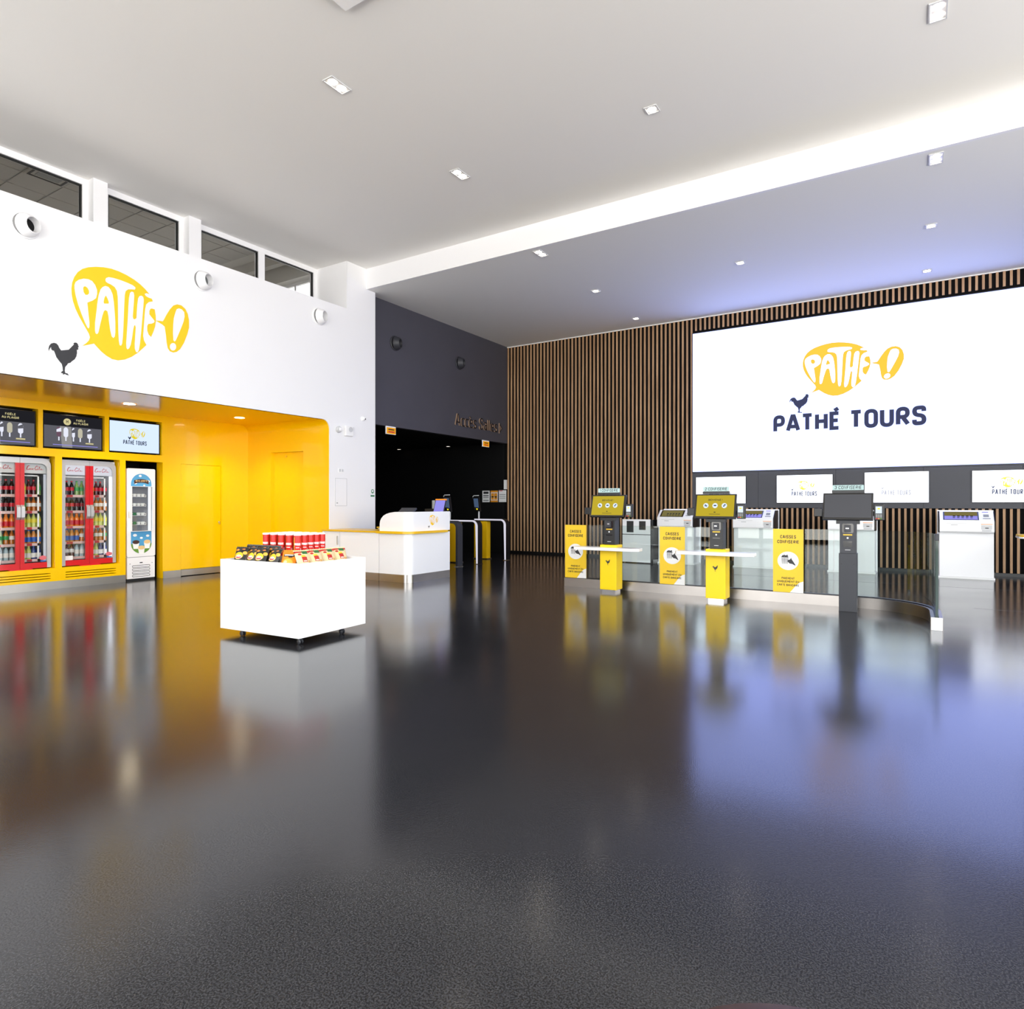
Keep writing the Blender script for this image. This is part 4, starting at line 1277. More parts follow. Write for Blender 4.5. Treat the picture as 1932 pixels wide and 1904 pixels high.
def fridge(y0, y1, which, fill, lit):
    yc = (y0 + y1) / 2
    W_, H_ = 0.83, 1.725
    x0 = -W_ / 2
    t = thing('drinks_fridge', 'red and silver two-door soft drink fridge, ' + which, 'fridge', (XB - 0.08, yc, 0.345), R90, 'soft drink fridges in the yellow wall')
    ins = 'fridge_inside' if lit else 'fridge_grey'  # unlit fridge: its dimness is put into the colour as grey walls
    c = MB()
    D = 0.62
    c.box(x0, x0 + 0.03, 0.04, D, 0, H_).box(-x0 - 0.03, -x0, 0.04, D, 0, H_).box(x0 + 0.03, -x0 - 0.03, 0.04, D, H_ - 0.03, H_).box(x0 + 0.03, -x0 - 0.03, 0.04, D, 0, 0.03).box(x0 + 0.03, -x0 - 0.03, D - 0.03, D, 0.03, H_ - 0.03)
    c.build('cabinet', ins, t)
    hd = MB().box(x0 + 0.03, -x0 - 0.03, 0.05, 0.09, H_ - 0.24, H_ - 0.03).build('header', 'fridge_header' if lit else 'fridge_inside', t)
    for cx_ in (x0 + 0.10, 0.10):
        script_word(MB(), cx_, H_ - 0.19, 0.23, 0.046).build('brand_script', 'red_print', hd)
    fr = MB().box(x0 + 0.06, -x0 - 0.13, 0.085, 0.10, H_ - 0.285, H_ - 0.265).box(-x0 - 0.15, -x0 - 0.13, 0.085, 0.10, 0.1, H_ - 0.265)
    fr.build('inner_frame', 'white_matte', t)
    MB().box(-x0 - 0.075, -x0 - 0.045, 0.06, 0.075, 0.10, H_ - 0.25).build('light_strip', 'fridge_led' if lit else 'fridge_fill_glow', t)  # the unlit fridge gets an added glow here
    # doors
    for s_ in (-1, 1):
        if s_ < 0:
            pts = [(x0, 0), (x0, H_), (-0.002, H_), (-0.002, H_ - 0.085), (x0 + 0.057, H_ - 0.085), (x0 + 0.057, 0)]
            red = [(-0.058, 0.0), (-0.002, 0.0), (-0.002, H_ - 0.085), (-0.058, H_ - 0.085)]
            bot = (x0 + 0.057, -0.058)
            gl = (x0 + 0.05, -0.05)
        else:
            q = -x0
            pts = [(0.002, H_), (0.002, H_ - 0.085)] + arc(q - 0.052 - 0.085, H_ - 0.085 - 0.085, 0.085, 90, 0, 6) + [(q - 0.052, 0), (q, 0)] + arc(q - 0.11, H_ - 0.11, 0.11, 0, 90, 6)
            red = [(0.002, 0.0), (0.058, 0.0), (0.058, H_ - 0.085), (0.002, H_ - 0.085)]
            bot = (0.058, q - 0.052)
            gl = (0.05, q - 0.045)
        d = MB().prism(pts, 0, 0.035, 'y').build('door', 'silver', t)
        MB().prism(red, -0.002, 0.033, 'y').build('door_stile', 'red', d)
        MB().box(bot[0], bot[1], -0.002, 0.033, 0, 0.085).build('door_rail', 'red', d)
        MB().box(gl[0], gl[1], 0.015, 0.022, 0.08, H_ - 0.08).build('pane', 'fridge_glass', d)
        hx = (-0.052, -0.004) if s_ < 0 else (0.004, 0.052)
        MB().prism([(-0.002, 0.76), (-0.030, 0.785), (-0.040, 0.80), (-0.040, 0.95), (-0.030, 0.965), (-0.002, 0.99), (-0.014, 0.94), (-0.022, 0.875), (-0.014, 0.81)], hx[0], hx[1], 'x').build('door_handle', 'silver', d)
    k = MB().prism(rrect(-0.155, 0.155, -0.055, 0.002, 0.02), -0.045, 0.01, 'y').build('kick_guard', 'red', t)
    for a0 in (-0.10, 0.08):
        MB().lathe([(0.008, -0.049), (0.008, -0.045)], 8, (a0, 0, -0.025), 'y').build('rivet', 'silver', k)
    st = MB().poly(ell(-x0 - 0.105, 0.155, 0.05, 0.035, 16), 0.012).build('door_sticker', 'cap_pink', t)
    MB().box(-x0 - 0.14, -x0 - 0.065, 0.011, 0.012, 0.095, 0.115).build('sticker_tab', 'cap_blue', st)
    if True:
        MB().box(x0 + 0.06, x0 + 0.17, 0.011, 0.012, 0.09, 0.16).build('notice', 'paper', t)
    # shelves and bottles
    for si, zz in enumerate((1.145, 0.885, 0.631, 0.376, 0.127)):
        sh = MB().box(x0 + 0.032, -x0 - 0.13, 0.10, D - 0.05, zz - 0.012, zz).build('shelf', 'grey_plastic', t)
        st = MB().box(x0 + 0.04, -x0 - 0.13, 0.085, 0.10, zz - 0.03, zz + 0.012).build('price_strip', 'price_strip', t)
        for a0, a1 in ((x0 + 0.11, x0 + 0.20), (0.12, 0.19)):
            MB().box(a0, a1, 0.083, 0.085, zz - 0.028, zz + 0.010).build('price_card', 'price_red', st)
        for di, side in enumerate(('left', 'right')):
            for n, kd in enumerate(fill[si][di]):
                bx = (x0 + 0.135 + n * 0.075) if di == 0 else (0.098 + n * 0.068)
                bd, cp, lb = PROTO[kd]
                o_ = place('drink_bottle', bd, None, (XB - 0.08 - 0.15, yc + bx, 0.345 + zz), R90 + random.uniform(-0.3, 0.3))
                tag(o_, '%s, %s from left, %s shelf, %s door, %s' % (KIND[kd][4], ORD[n], SHELFN[si], side, 'left fridge' if not lit else 'right fridge'), 'bottle', 'bottles in the soft drink fridges')
                o_.scale = (1.12, 1.12, 1.06) if di == 0 else (1.05, 1.05, 1.06)
                place('cap', cp, o_)
                place('label_band', lb, o_)
    return t


F1 = [(['cola'] * 4, ['lemon', 'cherry', 'cherry', 'greens']), (['zero', 'cola', 'zero', 'cola'], ['greens', 'tropic', 'tropic', 'tropic']), (['olabel'] * 4, ['lemon'] * 4), (['peach', 'greens', 'peach', 'tropic'], ['bluecap'] * 4), (['water'] * 4, ['citrus', 'citrus', 'sport', 'sport'])]
F2 = [(['cola', 'cola', 'greens', 'greens'], ['lemon', 'cherry', 'cherry', 'cherry']), (['cola', 'cola', 'zero', 'zero'], ['greens', 'tropic', 'tropic', 'tropic']), (['olabel'] * 4, ['lemon'] * 4), (['bluecap', 'bluecap', 'bluecap', 'tropic'], ['peach', 'tropic', 'tropic', 'peach']), (['berry', 'berry', 'water', 'water'], ['citrus', 'citrus', 'sport', 'sport'])]
fridge(*FR[0], 'dim inside, cut by the left picture edge', F1, False)
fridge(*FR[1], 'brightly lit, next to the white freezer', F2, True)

# freezer
t = thing('ice_cream_freezer', 'slim white ice cream freezer with blue arched door print', 'freezer', (XB - 0.02, 6.075, 0), R90)
MB().box(-0.245, 0.245, 0.06, 0.62, 0.035, 1.965).build('cabinet', 'white_gloss', t, bevel=0.01)
dr = MB().prism(rrect(-0.245, 0.245, 0.42, 1.975, 0.025), 0.0, 0.055, 'y').build('door', 'white_gloss', t)
gw = 0.178
# arched print at the top, window, picture at the bottom
o_ = MB().poly([(-gw, 1.655)] + [(gw, 1.655)] + arc(0, 1.70, gw, 0, 180, 16, 0.185), -0.002).build('arch_print', 'sky_print', dr)
for cx_, cz_, rr in ((-0.02, 1.845, 0.026), (-0.10, 1.72, 0.03), (0.12, 1.755, 0.028), (0.05, 1.68, 0.018)):
    MB().poly(ell(cx_, cz_, rr, rr * 0.75, 12), -0.003).build('cloud', 'cloud_print', dr)
bn = []
for i in range(13):
    x_ = -0.125 + 0.25 * i / 12
    bn.append((x_, 1.79 - 1.6 * x_ * x_))
MB().poly(bn + [(p[0], p[1] - 0.062) for p in bn[::-1]], -0.004).build('name_banner', 'choc_print', dr)
text(MB(), "BEN & JERRY'S", 0, 1.742, 0.032, w=0.18, y=-0.006, width=0.20).build('lettering', 'cream_print', dr)
MB().box(-gw, gw, -0.002, 0.0, 0.875, 1.655).build('window_recess', 'fridge_grey', dr)
MB().box(-gw + 0.005, gw - 0.06, -0.004, -0.002, 0.88, 1.65).build('window_depth', 'freezer_inside', dr)
MB().box(gw - 0.062, gw - 0.012, -0.005, -0.002, 0.88, 1.65).build('light_strip', 'freezer_led', dr)
for zz in (1.475, 1.31, 1.145, 0.985):
    sh = MB().tube([(-gw + 0.008, -0.008, zz), (0.075, -0.008, zz)], 0.005, 6).tube([(-gw + 0.008, -0.008, zz + 0.035), (0.075, -0.008, zz + 0.035)], 0.004, 6).tube([(0.075, -0.008, zz), (0.075, -0.008, zz + 0.035)], 0.004, 6)
    tag(sh.build('wire_basket', 'white_matte', dr), kind='stuff')
    for cx_ in (-0.12, -0.05, 0.02):
        MB().lathe([(0.026, 0.0), (0.031, 0.045), (0.033, 0.048)], 12, (cx_, -0.006, zz + 0.006)).build('ice_cream_tub', 'white_matte' if zz > 1.4 else ('green_print' if cx_ < -0.1 and zz < 1.2 else 'cloud_print'), dr)
MB().box(-gw + 0.002, gw - 0.002, -0.045, -0.042, 0.876, 1.652).build('pane', 'fridge_glass', dr)
MB().grid_wall((-gw - 0.012, gw + 0.012), (0.868, 1.662), [(-gw, gw, 0.876, 1.655)], -0.045, 0.0, 'y').build('window_frame', 'white_gloss', dr)
MB().poly([(gw, 0.868)] + [(-gw, 0.868)] + arc(0, 0.66, gw, 180, 360, 16, 0.185), -0.002).build('picture', 'sky_print', dr)
MB().poly([(-gw, 0.655)] + arc(0, 0.655, gw, 180, 360, 16, 0.18) + [(0.10, 0.635), (0, 0.60), (-0.10, 0.635)], -0.003).build('meadow', 'meadow_print', dr)
for cx_, cz_, rr in ((-0.11, 0.80, 0.035), (0.11, 0.785, 0.03), (0.0, 0.75, 0.026)):
    MB().poly(ell(cx_, cz_, rr, rr * 0.7, 12), -0.003).build('cloud', 'cloud_print', dr)
for cx_, cz_, cc in ((-0.095, 0.60, 'choc_print'), (0.10, 0.60, 'cream_print'), (0.0, 0.50, 'cream_print')):
    cup = MB().poly([(cx_ - 0.058, cz_ + 0.07), (cx_ + 0.058, cz_ + 0.07), (cx_ + 0.04, cz_ - 0.04), (cx_ - 0.04, cz_ - 0.04)], -0.005).build('cup', 'cloud_print', dr)
    MB().poly(ell(cx_, cz_ + 0.08, 0.06, 0.035, 14), -0.007).build('scoop', cc, cup)
MB().box(-0.225, -0.213, -0.045, -0.01, 1.10, 1.22).build('door_handle', 'white_matte', dr, bevel=0.004)
gr = MB().box(-0.24, 0.24, 0.005, 0.055, 0.04, 0.412).build('grille_panel', 'white_gloss', t)
for zz in (0.07, 0.125, 0.18, 0.235):
    ribbon(MB(), rrect(-0.15, 0.15, zz, zz + 0.033, 0.012), 0.008, True, 0.003).build('vent_slot', 'black', gr)
MB().box(-0.025, 0.025, 0.002, 0.005, 0.305, 0.322).build('thermometer', 'black', gr)
for a0 in (-0.19, 0.19):
    MB().lathe([(0.008, 0.0), (0.008, 0.005)], 8, (a0, 0, 0.30), 'y').build('screw', 'fridge_grey', gr)
MB().box(-0.24, 0.24, 0.02, 0.6, 0.0, 0.035).build('base', 'black', t)


# lamps in the alcove soffit
def soffit_lamp(x, y, label):
    t = thing('soffit_downlight', label, 'lamp', (x, y, HS - 0.001), 0, 'round downlights in the yellow soffit')
    MB().lathe([(0.085, -0.004), (0.10, -0.006), (0.105, 0.0)], 24, caps=False).build('trim_ring', 'yellow_top', t)
    MB().lathe([(0.085, -0.003), (0.0, -0.003)], 24).build('lens', 'lamp_alcove', t)
    l = bpy.data.lights.new('downlight_beam', 'SPOT')
    l.energy = 36
    l.color = (1.0, 0.9, 0.74)
    l.spot_size = math.radians(130)
    l.spot_blend = 0.6
    l.shadow_soft_size = 0.08
    b_ = bpy.data.objects.new('downlight_beam', l)
    COL.objects.link(b_)
    b_.parent = t
    b_.location = (0, 0, -0.03)


soffit_lamp(-10.647, 5.379, 'round downlight above the fridges in the soffit')
soffit_lamp(-10.62, 7.33, 'round downlight in front of the yellow service door')
soffit_lamp(-10.65, 3.45, 'round downlight left of the picture edge in the soffit')

# ================================================================== on the white wall
t = thing('wall_logo', 'large yellow speech bubble with white lettering on the white wall', 'wall logo', (XW, 4.046, 3.361), R90)
emblem(t, 0, 0, 1.62, 1.257, -0.004, 'logo_yellow', 'logo_white', 0.0015)
t = rooster(MB(), 0, 0, 0.357, 0.453, -0.004).build('rooster_decal', 'ink', None, (XW, 3.781, 3.044), R90)
tag(t, 'black rooster silhouette below left of the yellow bubble', 'wall decal')


def nozzle(x, y, z, label, m1, m2, r_=0.155):
    t = thing('air_nozzle', label, 'air nozzle', (x, y, z), R90, 'round air nozzles high on the wall')
    MB().lathe([(r_ * 1.05, 0), (r_ * 1.05, -0.015), (r_ * 0.95, -0.025)], 28, axis='y', caps=False).build('flange', m1, t, smooth=True)
    bl_ = MB().lathe([(r_ * 0.95, -0.01), (r_ * 0.92, -0.04), (r_ * 0.82, -0.09), (r_ * 0.66, -0.13), (r_ * 0.60, -0.13), (r_ * 0.5, -0.03)], 28, axis='y', caps=False).build('ball', m1, t, smooth=True)
    bl_.rotation_euler = (0, 0, 0.35)
    dk = MB().lathe([(r_ * 0.53, -0.045), (0.0, -0.045)], 24, axis='y').build('throat', m2, t)
    dk.rotation_euler = (0, 0, 0.35)
    return t


nozzle(XW, 3.53, 4.845, 'white round air nozzle left of the yellow bubble, nearest', 'white_wall', 'black')
nozzle(XW, 5.88, 4.843, 'white round air nozzle above the yellow exclamation mark', 'white_wall', 'fridge_grey')
nozzle(XW, 8.20, 4.855, 'white round air nozzle beneath the last office window', 'white_wall', 'fridge_grey')
nozzle(XD, 10.47, 4.86, 'black round air nozzle at the left of the dark wall', 'anthracite', 'black')
nozzle(XD, 12.78, 4.858, 'black round air nozzle near the middle of the dark wall', 'anthracite', 'black')

# small fittings on the pier
t = thing('security_camera', 'small white dome camera high on the white pier', 'camera', (XW, 9.31, 3.07), R90)
MB().lathe([(0.045, 0), (0.045, -0.02), (0.038, -0.045), (0.02, -0.065), (0.0, -0.07)], 18, axis='y').build('dome', 'white_gloss', t, smooth=True)
MB().lathe([(0.014, -0.068), (0.0, -0.072)], 12, (0.015, 0, -0.01), 'y').build('lens', 'black', t)
t = thing('alarm_beacon', 'round white alarm beacon on the white pier', 'alarm', (XW, 8.665, 2.79), R90)
MB().lathe([(0.065, 0), (0.065, -0.03), (0.05, -0.06), (0.0, -0.065)], 20, axis='y').build('housing', 'grey_plastic', t, smooth=True)
MB().lathe([(0.035, -0.062), (0.03, -0.085), (0.0, -0.09)], 16, axis='y').build('cap', 'white_gloss', t)
t = thing('alarm_siren', 'square white alarm siren beside the round beacon', 'alarm', (XW, 8.915, 2.79), R90)
MB().box(-0.10, 0.10, -0.055, 0, -0.11, 0.09).build('housing', 'white_matte', t, bevel=0.012)
MB().lathe([(0.05, -0.062), (0.035, -0.066), (0.035, -0.056)], 18, (0.02, 0, 0.02), 'y').build('speaker', 'grey_plastic', t)
t = thing('light_switch', 'small double switch plate above the hatch on the pier', 'switch', (XW, 8.735, 2.0), R90)
MB().box(-0.07, 0.07, -0.01, 0, -0.045, 0.045).build('plate', 'white_matte', t, bevel=0.003)
for a0 in (-0.033, 0.033):
    MB().box(a0 - 0.02, a0 + 0.02, -0.016, -0.01, -0.025, 0.025).build('rocker', 'grey_plastic', t)
t = thing('wall_hatch', 'white service hatch low on the white pier', 'hatch', (XW, 8.735, 1.31), R90)
MB().grid_wall((-0.15, 0.15), (0, 0.54), [(-0.142, 0.142, 0.008, 0.532)], -0.008, 0, 'y').build('frame', 'grey_plastic', t)
MB().box(-0.141, 0.141, -0.006, 0.0, 0.009, 0.531).build('leaf', 'white_wall', t)
MB().box(-0.115, -0.085, -0.012, -0.006, 0.05, 0.068).build('latch', 'fridge_grey', t)
t = thing('defibrillator_sticker', 'small green pictogram sticker at the edge of the pier', 'sticker', (XW, 9.59, 1.50), R90)
MB().poly(ell(0, 0.11, 0.04, 0.045, 16), -0.002).build('heart', 'green_print', t)
MB().poly(ell(0, 0.115, 0.022, 0.026, 14), -0.003).build('heart_middle', 'white_matte', t)
MB().box(-0.055, 0.055, -0.002, 0, 0.0, 0.032).build('caption', 'green_print', t)

# ================================================================== dark wall and passage
t = thing('wall_lettering', 'slim metal letters reading Accès Salles with an arrow on the dark wall', 'lettering', (XD, 12.60, 3.29), R90)
xx = 0.0
for ch, wd in (('A', .28), ('c', .19), ('c', .20), ('è', .22), ('s', .20), (' ', .13), ('S', .23), ('a', .21), ('l', .075), ('l', .10), ('e', .21), ('s', .20), (' ', .08), ('>', .20)):
    if ch != ' ':
        text(MB(), ch, xx, 0, 0.30, w=0.10, y=-0.035, align='l', depth=0.033, width=wd * 0.66).build('letter', ['black', 'bronze'], t)
    xx += wd * 0.84


def exit_sign(y, w_, label):
    t = thing('direction_sign', label, 'sign', (XD + 0.02, y, 2.85), R90, 'small orange signs under the dark wall')
    MB().box(-w_ / 2, w_ / 2, -0.03, 0.0, 0, 0.175).build('case', 'white_gloss', t, bevel=0.006)
    fc = MB().box(-w_ / 2 + 0.015, w_ / 2 - 0.012, -0.034, -0.03, 0.012, 0.145).build('face', 'exit_glow', t)
    MB().box(-w_ / 2 + 0.06, w_ / 2 - 0.06, -0.036, -0.034, 0.09, 0.115).build('upper_line', 'choc_print', fc)
    MB().box(-w_ / 2 + 0.06, w_ / 2 - 0.05, -0.036, -0.034, 0.04, 0.065).build('lower_line', 'red_print', fc)


exit_sign(10.29, 0.30, 'orange hanging sign at the left end of the passage opening')
exit_sign(13.885, 0.30, 'orange hanging sign at the right end of the passage opening')

def hall_lamp(x, y, label):
    t = thing('passage_downlight', label, 'lamp', (x, y, 3.03), 0, 'downlights in the black passage')
    MB().lathe([(0.08, 0), (0.08, -0.01), (0.06, -0.012)], 16, caps=False).build('trim_ring', 'black', t)
    MB().lathe([(0.06, -0.008), (0.0, -0.008)], 16).build('lens', 'lamp_hall', t)


hall_lamp(-11.55, 14.75, 'lit downlight in the passage ceiling, nearest the slatted wall')
hall_lamp(-13.45, 14.75, 'lit downlight deeper in the passage ceiling')


# posters on the black wall of the passage
def sheet(x0, x1, z0, z1, m_, label, lines):
    t = thing('notice_sheet', label, 'notice', (x0, 14.998, z0), 0, 'notices on the black wall by the gates')
    MB().box(0, x1 - x0, -0.004, 0, 0, z1 - z0).build('sheet', m_, t)
    w_, h_ = x1 - x0, z1 - z0
    for (a0, a1, b0, b1, mm) in lines:
        MB().box(a0 * w_, a1 * w_, -0.006, -0.004, b0 * h_, b1 * h_).build('print_block', mm, t)


sheet(-10.504, -10.255, 1.403, 1.727, 'paper', 'white notice with black figures, left of three by the gates', [(.15, .85, .72, .92, 'ink'), (.12, .88, .52, .60, 'ink'), (.12, .88, .36, .44, 'fridge_grey'), (.12, .88, .1, .2, 'fridge_grey')])
sheet(-10.220, -9.978, 1.403, 1.727, 'paper', 'orange framed notice, middle of three by the gates', [(0, 1, .84, 1, 'paper_orange'), (0, 1, 0, .15, 'paper_orange'), (.08, .47, .2, .78, 'paper_orange'), (.53, .92, .2, .78, 'paper_orange'), (.12, .43, .4, .5, 'paper'), (.57, .88, .4, .5, 'paper')])
sheet(-9.942, -9.694, 1.405, 1.735, 'paper', 'white text notice with red heading, right of three by the gates', [(.05, .5, .92, .98, 'red_print'), (.1, .9, .6, .66, 'fridge_grey'), (.1, .9, .45, .5, 'fridge_grey'), (.1, .9, .3, .35, 'fridge_grey')])
t = MB().box(-9.735, -9.665, 14.93, 14.999, 1.76, 2.02).build('notice_holder', 'paper')
tag(t, 'narrow pale notice holder above the right notice sheet', 'notice')

# entry gates
GP = [(-0.92, 0.985), (-0.14, 0.985)] + arc(-0.14, 0.845, 0.14, 90, 0, 8)[1:] + [(0, 0.01)]


def gate(y, label, edge, col):
    t = thing('entry_gate', label, 'gate', (-8.34, y, 0), 0, 'access gates in front of the passage')
    inner = [(-0.92, 0.93), (-0.15, 0.93)] + arc(-0.15, 0.835, 0.095, 90, 0, 8)[1:] + [(-0.055, 0.01)]
    MB().prism(GP + inner[::-1], 0.012, 0.19, 'y').build('arch', col, t)
    if edge:
        MB().prism(GP + [(p[0] + (0.022 if p[1] < 0.8 else 0.0), p[1] + (0.022 if p[1] > 0.8 else 0)) for p in inner[::-1]], -0.002, 0.012, 'y').build('edge_light', 'gate_led', t)
    MB().box(-0.94, -0.56, 0.02, 0.18, 0.02, 0.93).build('pedestal', 'yellow_top', t, bevel=0.006)
    MB().box(-0.96, -0.54, 0.0, 0.20, 0.0, 0.02).build('base_plate', 'steel', t)
    MB().box(-0.065, 0.012, -0.01, 0.20, 0.0, 0.012).build('foot', 'steel_bright', t)
    return t


gate(10.97, 'dark grey entry gate partly hidden behind the white desk', False, 'anthracite')
gate(11.71, 'black entry gate with white edge, middle of the three', True, 'black')
gate(12.87, 'black entry gate with white edge, nearest the slatted wall', True, 'black')


def scanner(y, label):
    t = thing('ticket_scanner', label, 'scanner', (-9.20, y, 0.985), 0, 'ticket scanners on the gates')
    MB().tube([(0.03, 0, 0), (0.03, 0, 0.22)], 0.02, 10).build('post', 'grey_plastic', t)
    d = MB().prism([(-0.075, 0.22), (0.10, 0.18), (0.05, 0.54), (-0.12, 0.54)], -0.05, 0.0, 'y').build('reader', 'black', t)
    MB().poly([(-0.07, 0.29), (0.065, 0.27), (0.035, 0.50), (-0.10, 0.50)], -0.052).build('display', 'screen_slate', d)
    MB().poly([(-0.02, 0.255), (0.04, 0.25), (0.012, 0.215)], -0.054).build('arrow', 'arrow_yellow', d)
    MB().tube([(-0.10, -0.01, 0.36), (-0.145, -0.01, 0.55), (-0.12, -0.01, 0.572), (0.03, -0.01, 0.575)], 0.011, 8).build('bracket', 'grey_plastic', t)


scanner(11.78, 'ticket scanner behind the violet tablet')
scanner(12.94, 'ticket scanner standing free on the far gate')

# ================================================================== white desk
Yd, Xd, rd = 8.275, -7.325, 0.14
front = [(-8.01, Yd), (Xd - rd, Yd)] + [(Xd - rd + rd * math.sin(math.radians(k)), Yd + rd - rd * math.cos(math.radians(k))) for k in range(9, 91, 9)] + [(Xd, 9.405)]
t = thing('reception_desk', 'white rounded reception desk with yellow ledge and steel plinth', 'desk', (0, 0, 0))
strip(MB(), front, 0.0, 0.04, 0.134, 0.845).build('front_panel', 'white_gloss', t, smooth=True)
strip(MB(), front, -0.001, 0.03, 0.0, 0.134).build('plinth', 'steel', t, smooth=True)
led = [p for p in front if p[1] < 9.2] + [(Xd, 9.26)]
strip(MB(), led, -0.07, 0.04, 0.838, 0.878).build('ledge', 'yellow_top', t, smooth=True)
up = MB()
hs = [(0, 1.0), (0.012, 1.055), (0.04, 1.10), (0.09, 1.145), (0.16, 1.178), (0.25, 1.20), (0.35, 1.212)]
pth = [(-8.0 + s_, Yd) for s_, _ in hs] + front[1:]
zt = [z for _, z in hs] + [1.214] * (len(front) - 1)
A_, B_ = offset(pth, 0.0), offset(pth, 0.035)
n_ = len(pth)
vs_ = [(p[0], p[1], 0.873) for p in A_] + [(p[0], p[1], z) for p, z in zip(A_, zt)] + [(p[0], p[1], 0.873) for p in B_] + [(p[0], p[1], z) for p, z in zip(B_, zt)]
fs_ = []
for i in range(n_ - 1):
    fs_ += [(i, i + 1, n_ + i + 1, n_ + i), (2 * n_ + i, 2 * n_ + i + 1, 3 * n_ + i + 1, 3 * n_ + i), (n_ + i, n_ + i + 1, 3 * n_ + i + 1, 3 * n_ + i)]
fs_ += [(0, n_, 3 * n_, 2 * n_), (n_ - 1, 2 * n_ - 1, 4 * n_ - 1, 3 * n_ - 1)]
up.add(vs_, fs_).build('upper_screen', 'white_gloss', t, smooth=True)
MB().prism([(-8.01, Yd + 0.04), (Xd - 0.05, Yd + 0.04), (Xd - 0.045, 9.40), (-8.01, 9.40)], 0.84, 0.87, 'z').build('worktop', 'white_matte', t)
lg = place('desk_logo', None, t, (Xd, 8.78, 0.93), R90)
emblem(lg, 0.04, 0.04, 0.24, 0.185, -0.003, 'logo_yellow', 'logo_white', 0.001)
rooster(MB(), 0, -0.01, 0.045, 0.05, -0.003).build('rooster', 'ink', lg)

t = thing('low_counter', 'low white counter with yellow top joining the desk to the pier', 'counter', (0, 0, 0))
MB().box(-9.46, -8.02, Yd, Yd + 0.04, 0.134, 0.845).box(-9.46, -8.02, 8.9, 8.94, 0.0, 0.845).build('front_panel', 'white_gloss', t)
MB().box(-9.46, -8.02, Yd - 0.001, Yd + 0.03, 0, 0.134).build('plinth', 'steel', t)
MB().box(-9.46, -8.015, Yd - 0.03, 8.95, 0.845, 0.873).build('worktop', 'yellow_top', t)
MB().box(-9.0, -8.996, Yd - 0.002, Yd, 0.14, 0.84).build('door_joint', 'fridge_grey', t)
MB().box(-9.06, -9.045, Yd - 0.02, Yd, 0.60, 0.76).build('door_handle', 'steel_bright', t)

# things on the desk
t = thing('tablet', 'violet tablet screen with orange top edge on the desk', 'tablet', (-7.49, 9.30, 0.87), 0.05)
MB().prism([(0.10, 0), (-0.10, 0), (-0.10, 0.02), (0.06, 0.30), (0.10, 0.36)], -0.10, 0.14, 'x').build('stand', 'black', t)
sc = MB().box(-0.105, 0.13, -0.008, 0.012, 0.0, 0.31).build('screen', 'black', t, (0, -0.06, 0.275))
sc.rotation_euler = (-0.35, 0, 0)
MB().box(-0.095, 0.12, -0.010, -0.008, 0.02, 0.285).build('display', 'screen_violet', sc)
MB().box(-0.107, 0.132, -0.012, 0.012, 0.288, 0.315).build('top_edge', 'orange_plastic', sc)
t = thing('desk_till', 'flat black till monitor lying behind the desk screen', 'till', (-7.80, 8.75, 0.87))
MB().box(-0.10, 0.10, -0.06, 0.10, 0, 0.28).build('stand', 'black', t)
sc = MB().box(-0.17, 0.17, -0.015, 0.015, 0, 0.22).build('screen', 'anthracite', t, (0, -0.10, 0.28))
sc.rotation_euler = (-1.0, 0, 0)
t = thing('card_terminal', 'small dark card terminal at the left end of the desk screen', 'card terminal', (-8.2, 9.0, 0.873))
MB().box(-0.05, 0.05, -0.04, 0.04, 0, 0.02).build('base', 'black', t)
b_ = MB().box(-0.045, 0.045, -0.015, 0.015, 0, 0.40).build('body', 'anthracite', t, (0, 0, 0.02))
b_.rotation_euler = (-0.3, 0, 0)
MB().box(-0.035, 0.035, -0.017, -0.015, 0.30, 0.38).build('display', 'pink_print', b_)
t = thing('counter_flap', 'small yellow counter end behind the desk by the dark passage', 'counter', (-8.62, 9.45, 0))
MB().box(-0.50, 0.35, -0.10, 0.10, 0.87, 0.90).build('worktop', 'yellow_top', t)
MB().box(-0.5, 0.3, -0.06, 0.08, 0.0, 0.87).build('panel', 'white_gloss', t)
t = thing('desk_cylinder', 'pale upright cylinder behind the desk in the dark', 'container', (-7.95, 9.7, 0.0))
MB().box(-0.12, 0.12, -0.12, 0.12, 0.0, 1.26).build('stand', 'black', t)
MB().lathe([(0.0, 1.26), (0.032, 1.26), (0.032, 1.42), (0.0, 1.42)], 14).build('cylinder', 'fridge_grey', t)

# ================================================================== snack bin
ra = math.radians(3.2)
BX, BY = -5.572, 4.492
t = thing('snack_bin', 'white box trolley on black castors heaped with snacks', 'display bin', (BX, BY, 0), ra)
hx, hy = 0.5725, 0.46
for nm, bx in (('front_panel', (-hx, hx, -hy, -hy + 0.018)), ('back_panel', (-hx, hx, hy - 0.018, hy)), ('side_panel', (-hx, -hx + 0.018, -hy + 0.018, hy - 0.018)), ('side_panel', (hx - 0.018, hx, -hy + 0.018, hy - 0.018))):
    MB().box(*bx, 0.066, 0.78).build(nm, 'white_matte', t)
MB().box(-hx + 0.018, hx - 0.018, -hy + 0.018, hy - 0.018, 0.066, 0.085).build('bottom', 'white_matte', t)
MB().box(-hx + 0.018, hx - 0.018, -hy + 0.018, hy - 0.018, 0.655, 0.67).build('deck', 'white_matte', t)
MB().box(-0.28, 0.28, -0.205, 0.21, 0.67, 0.812).build('riser', 'white_matte', t)
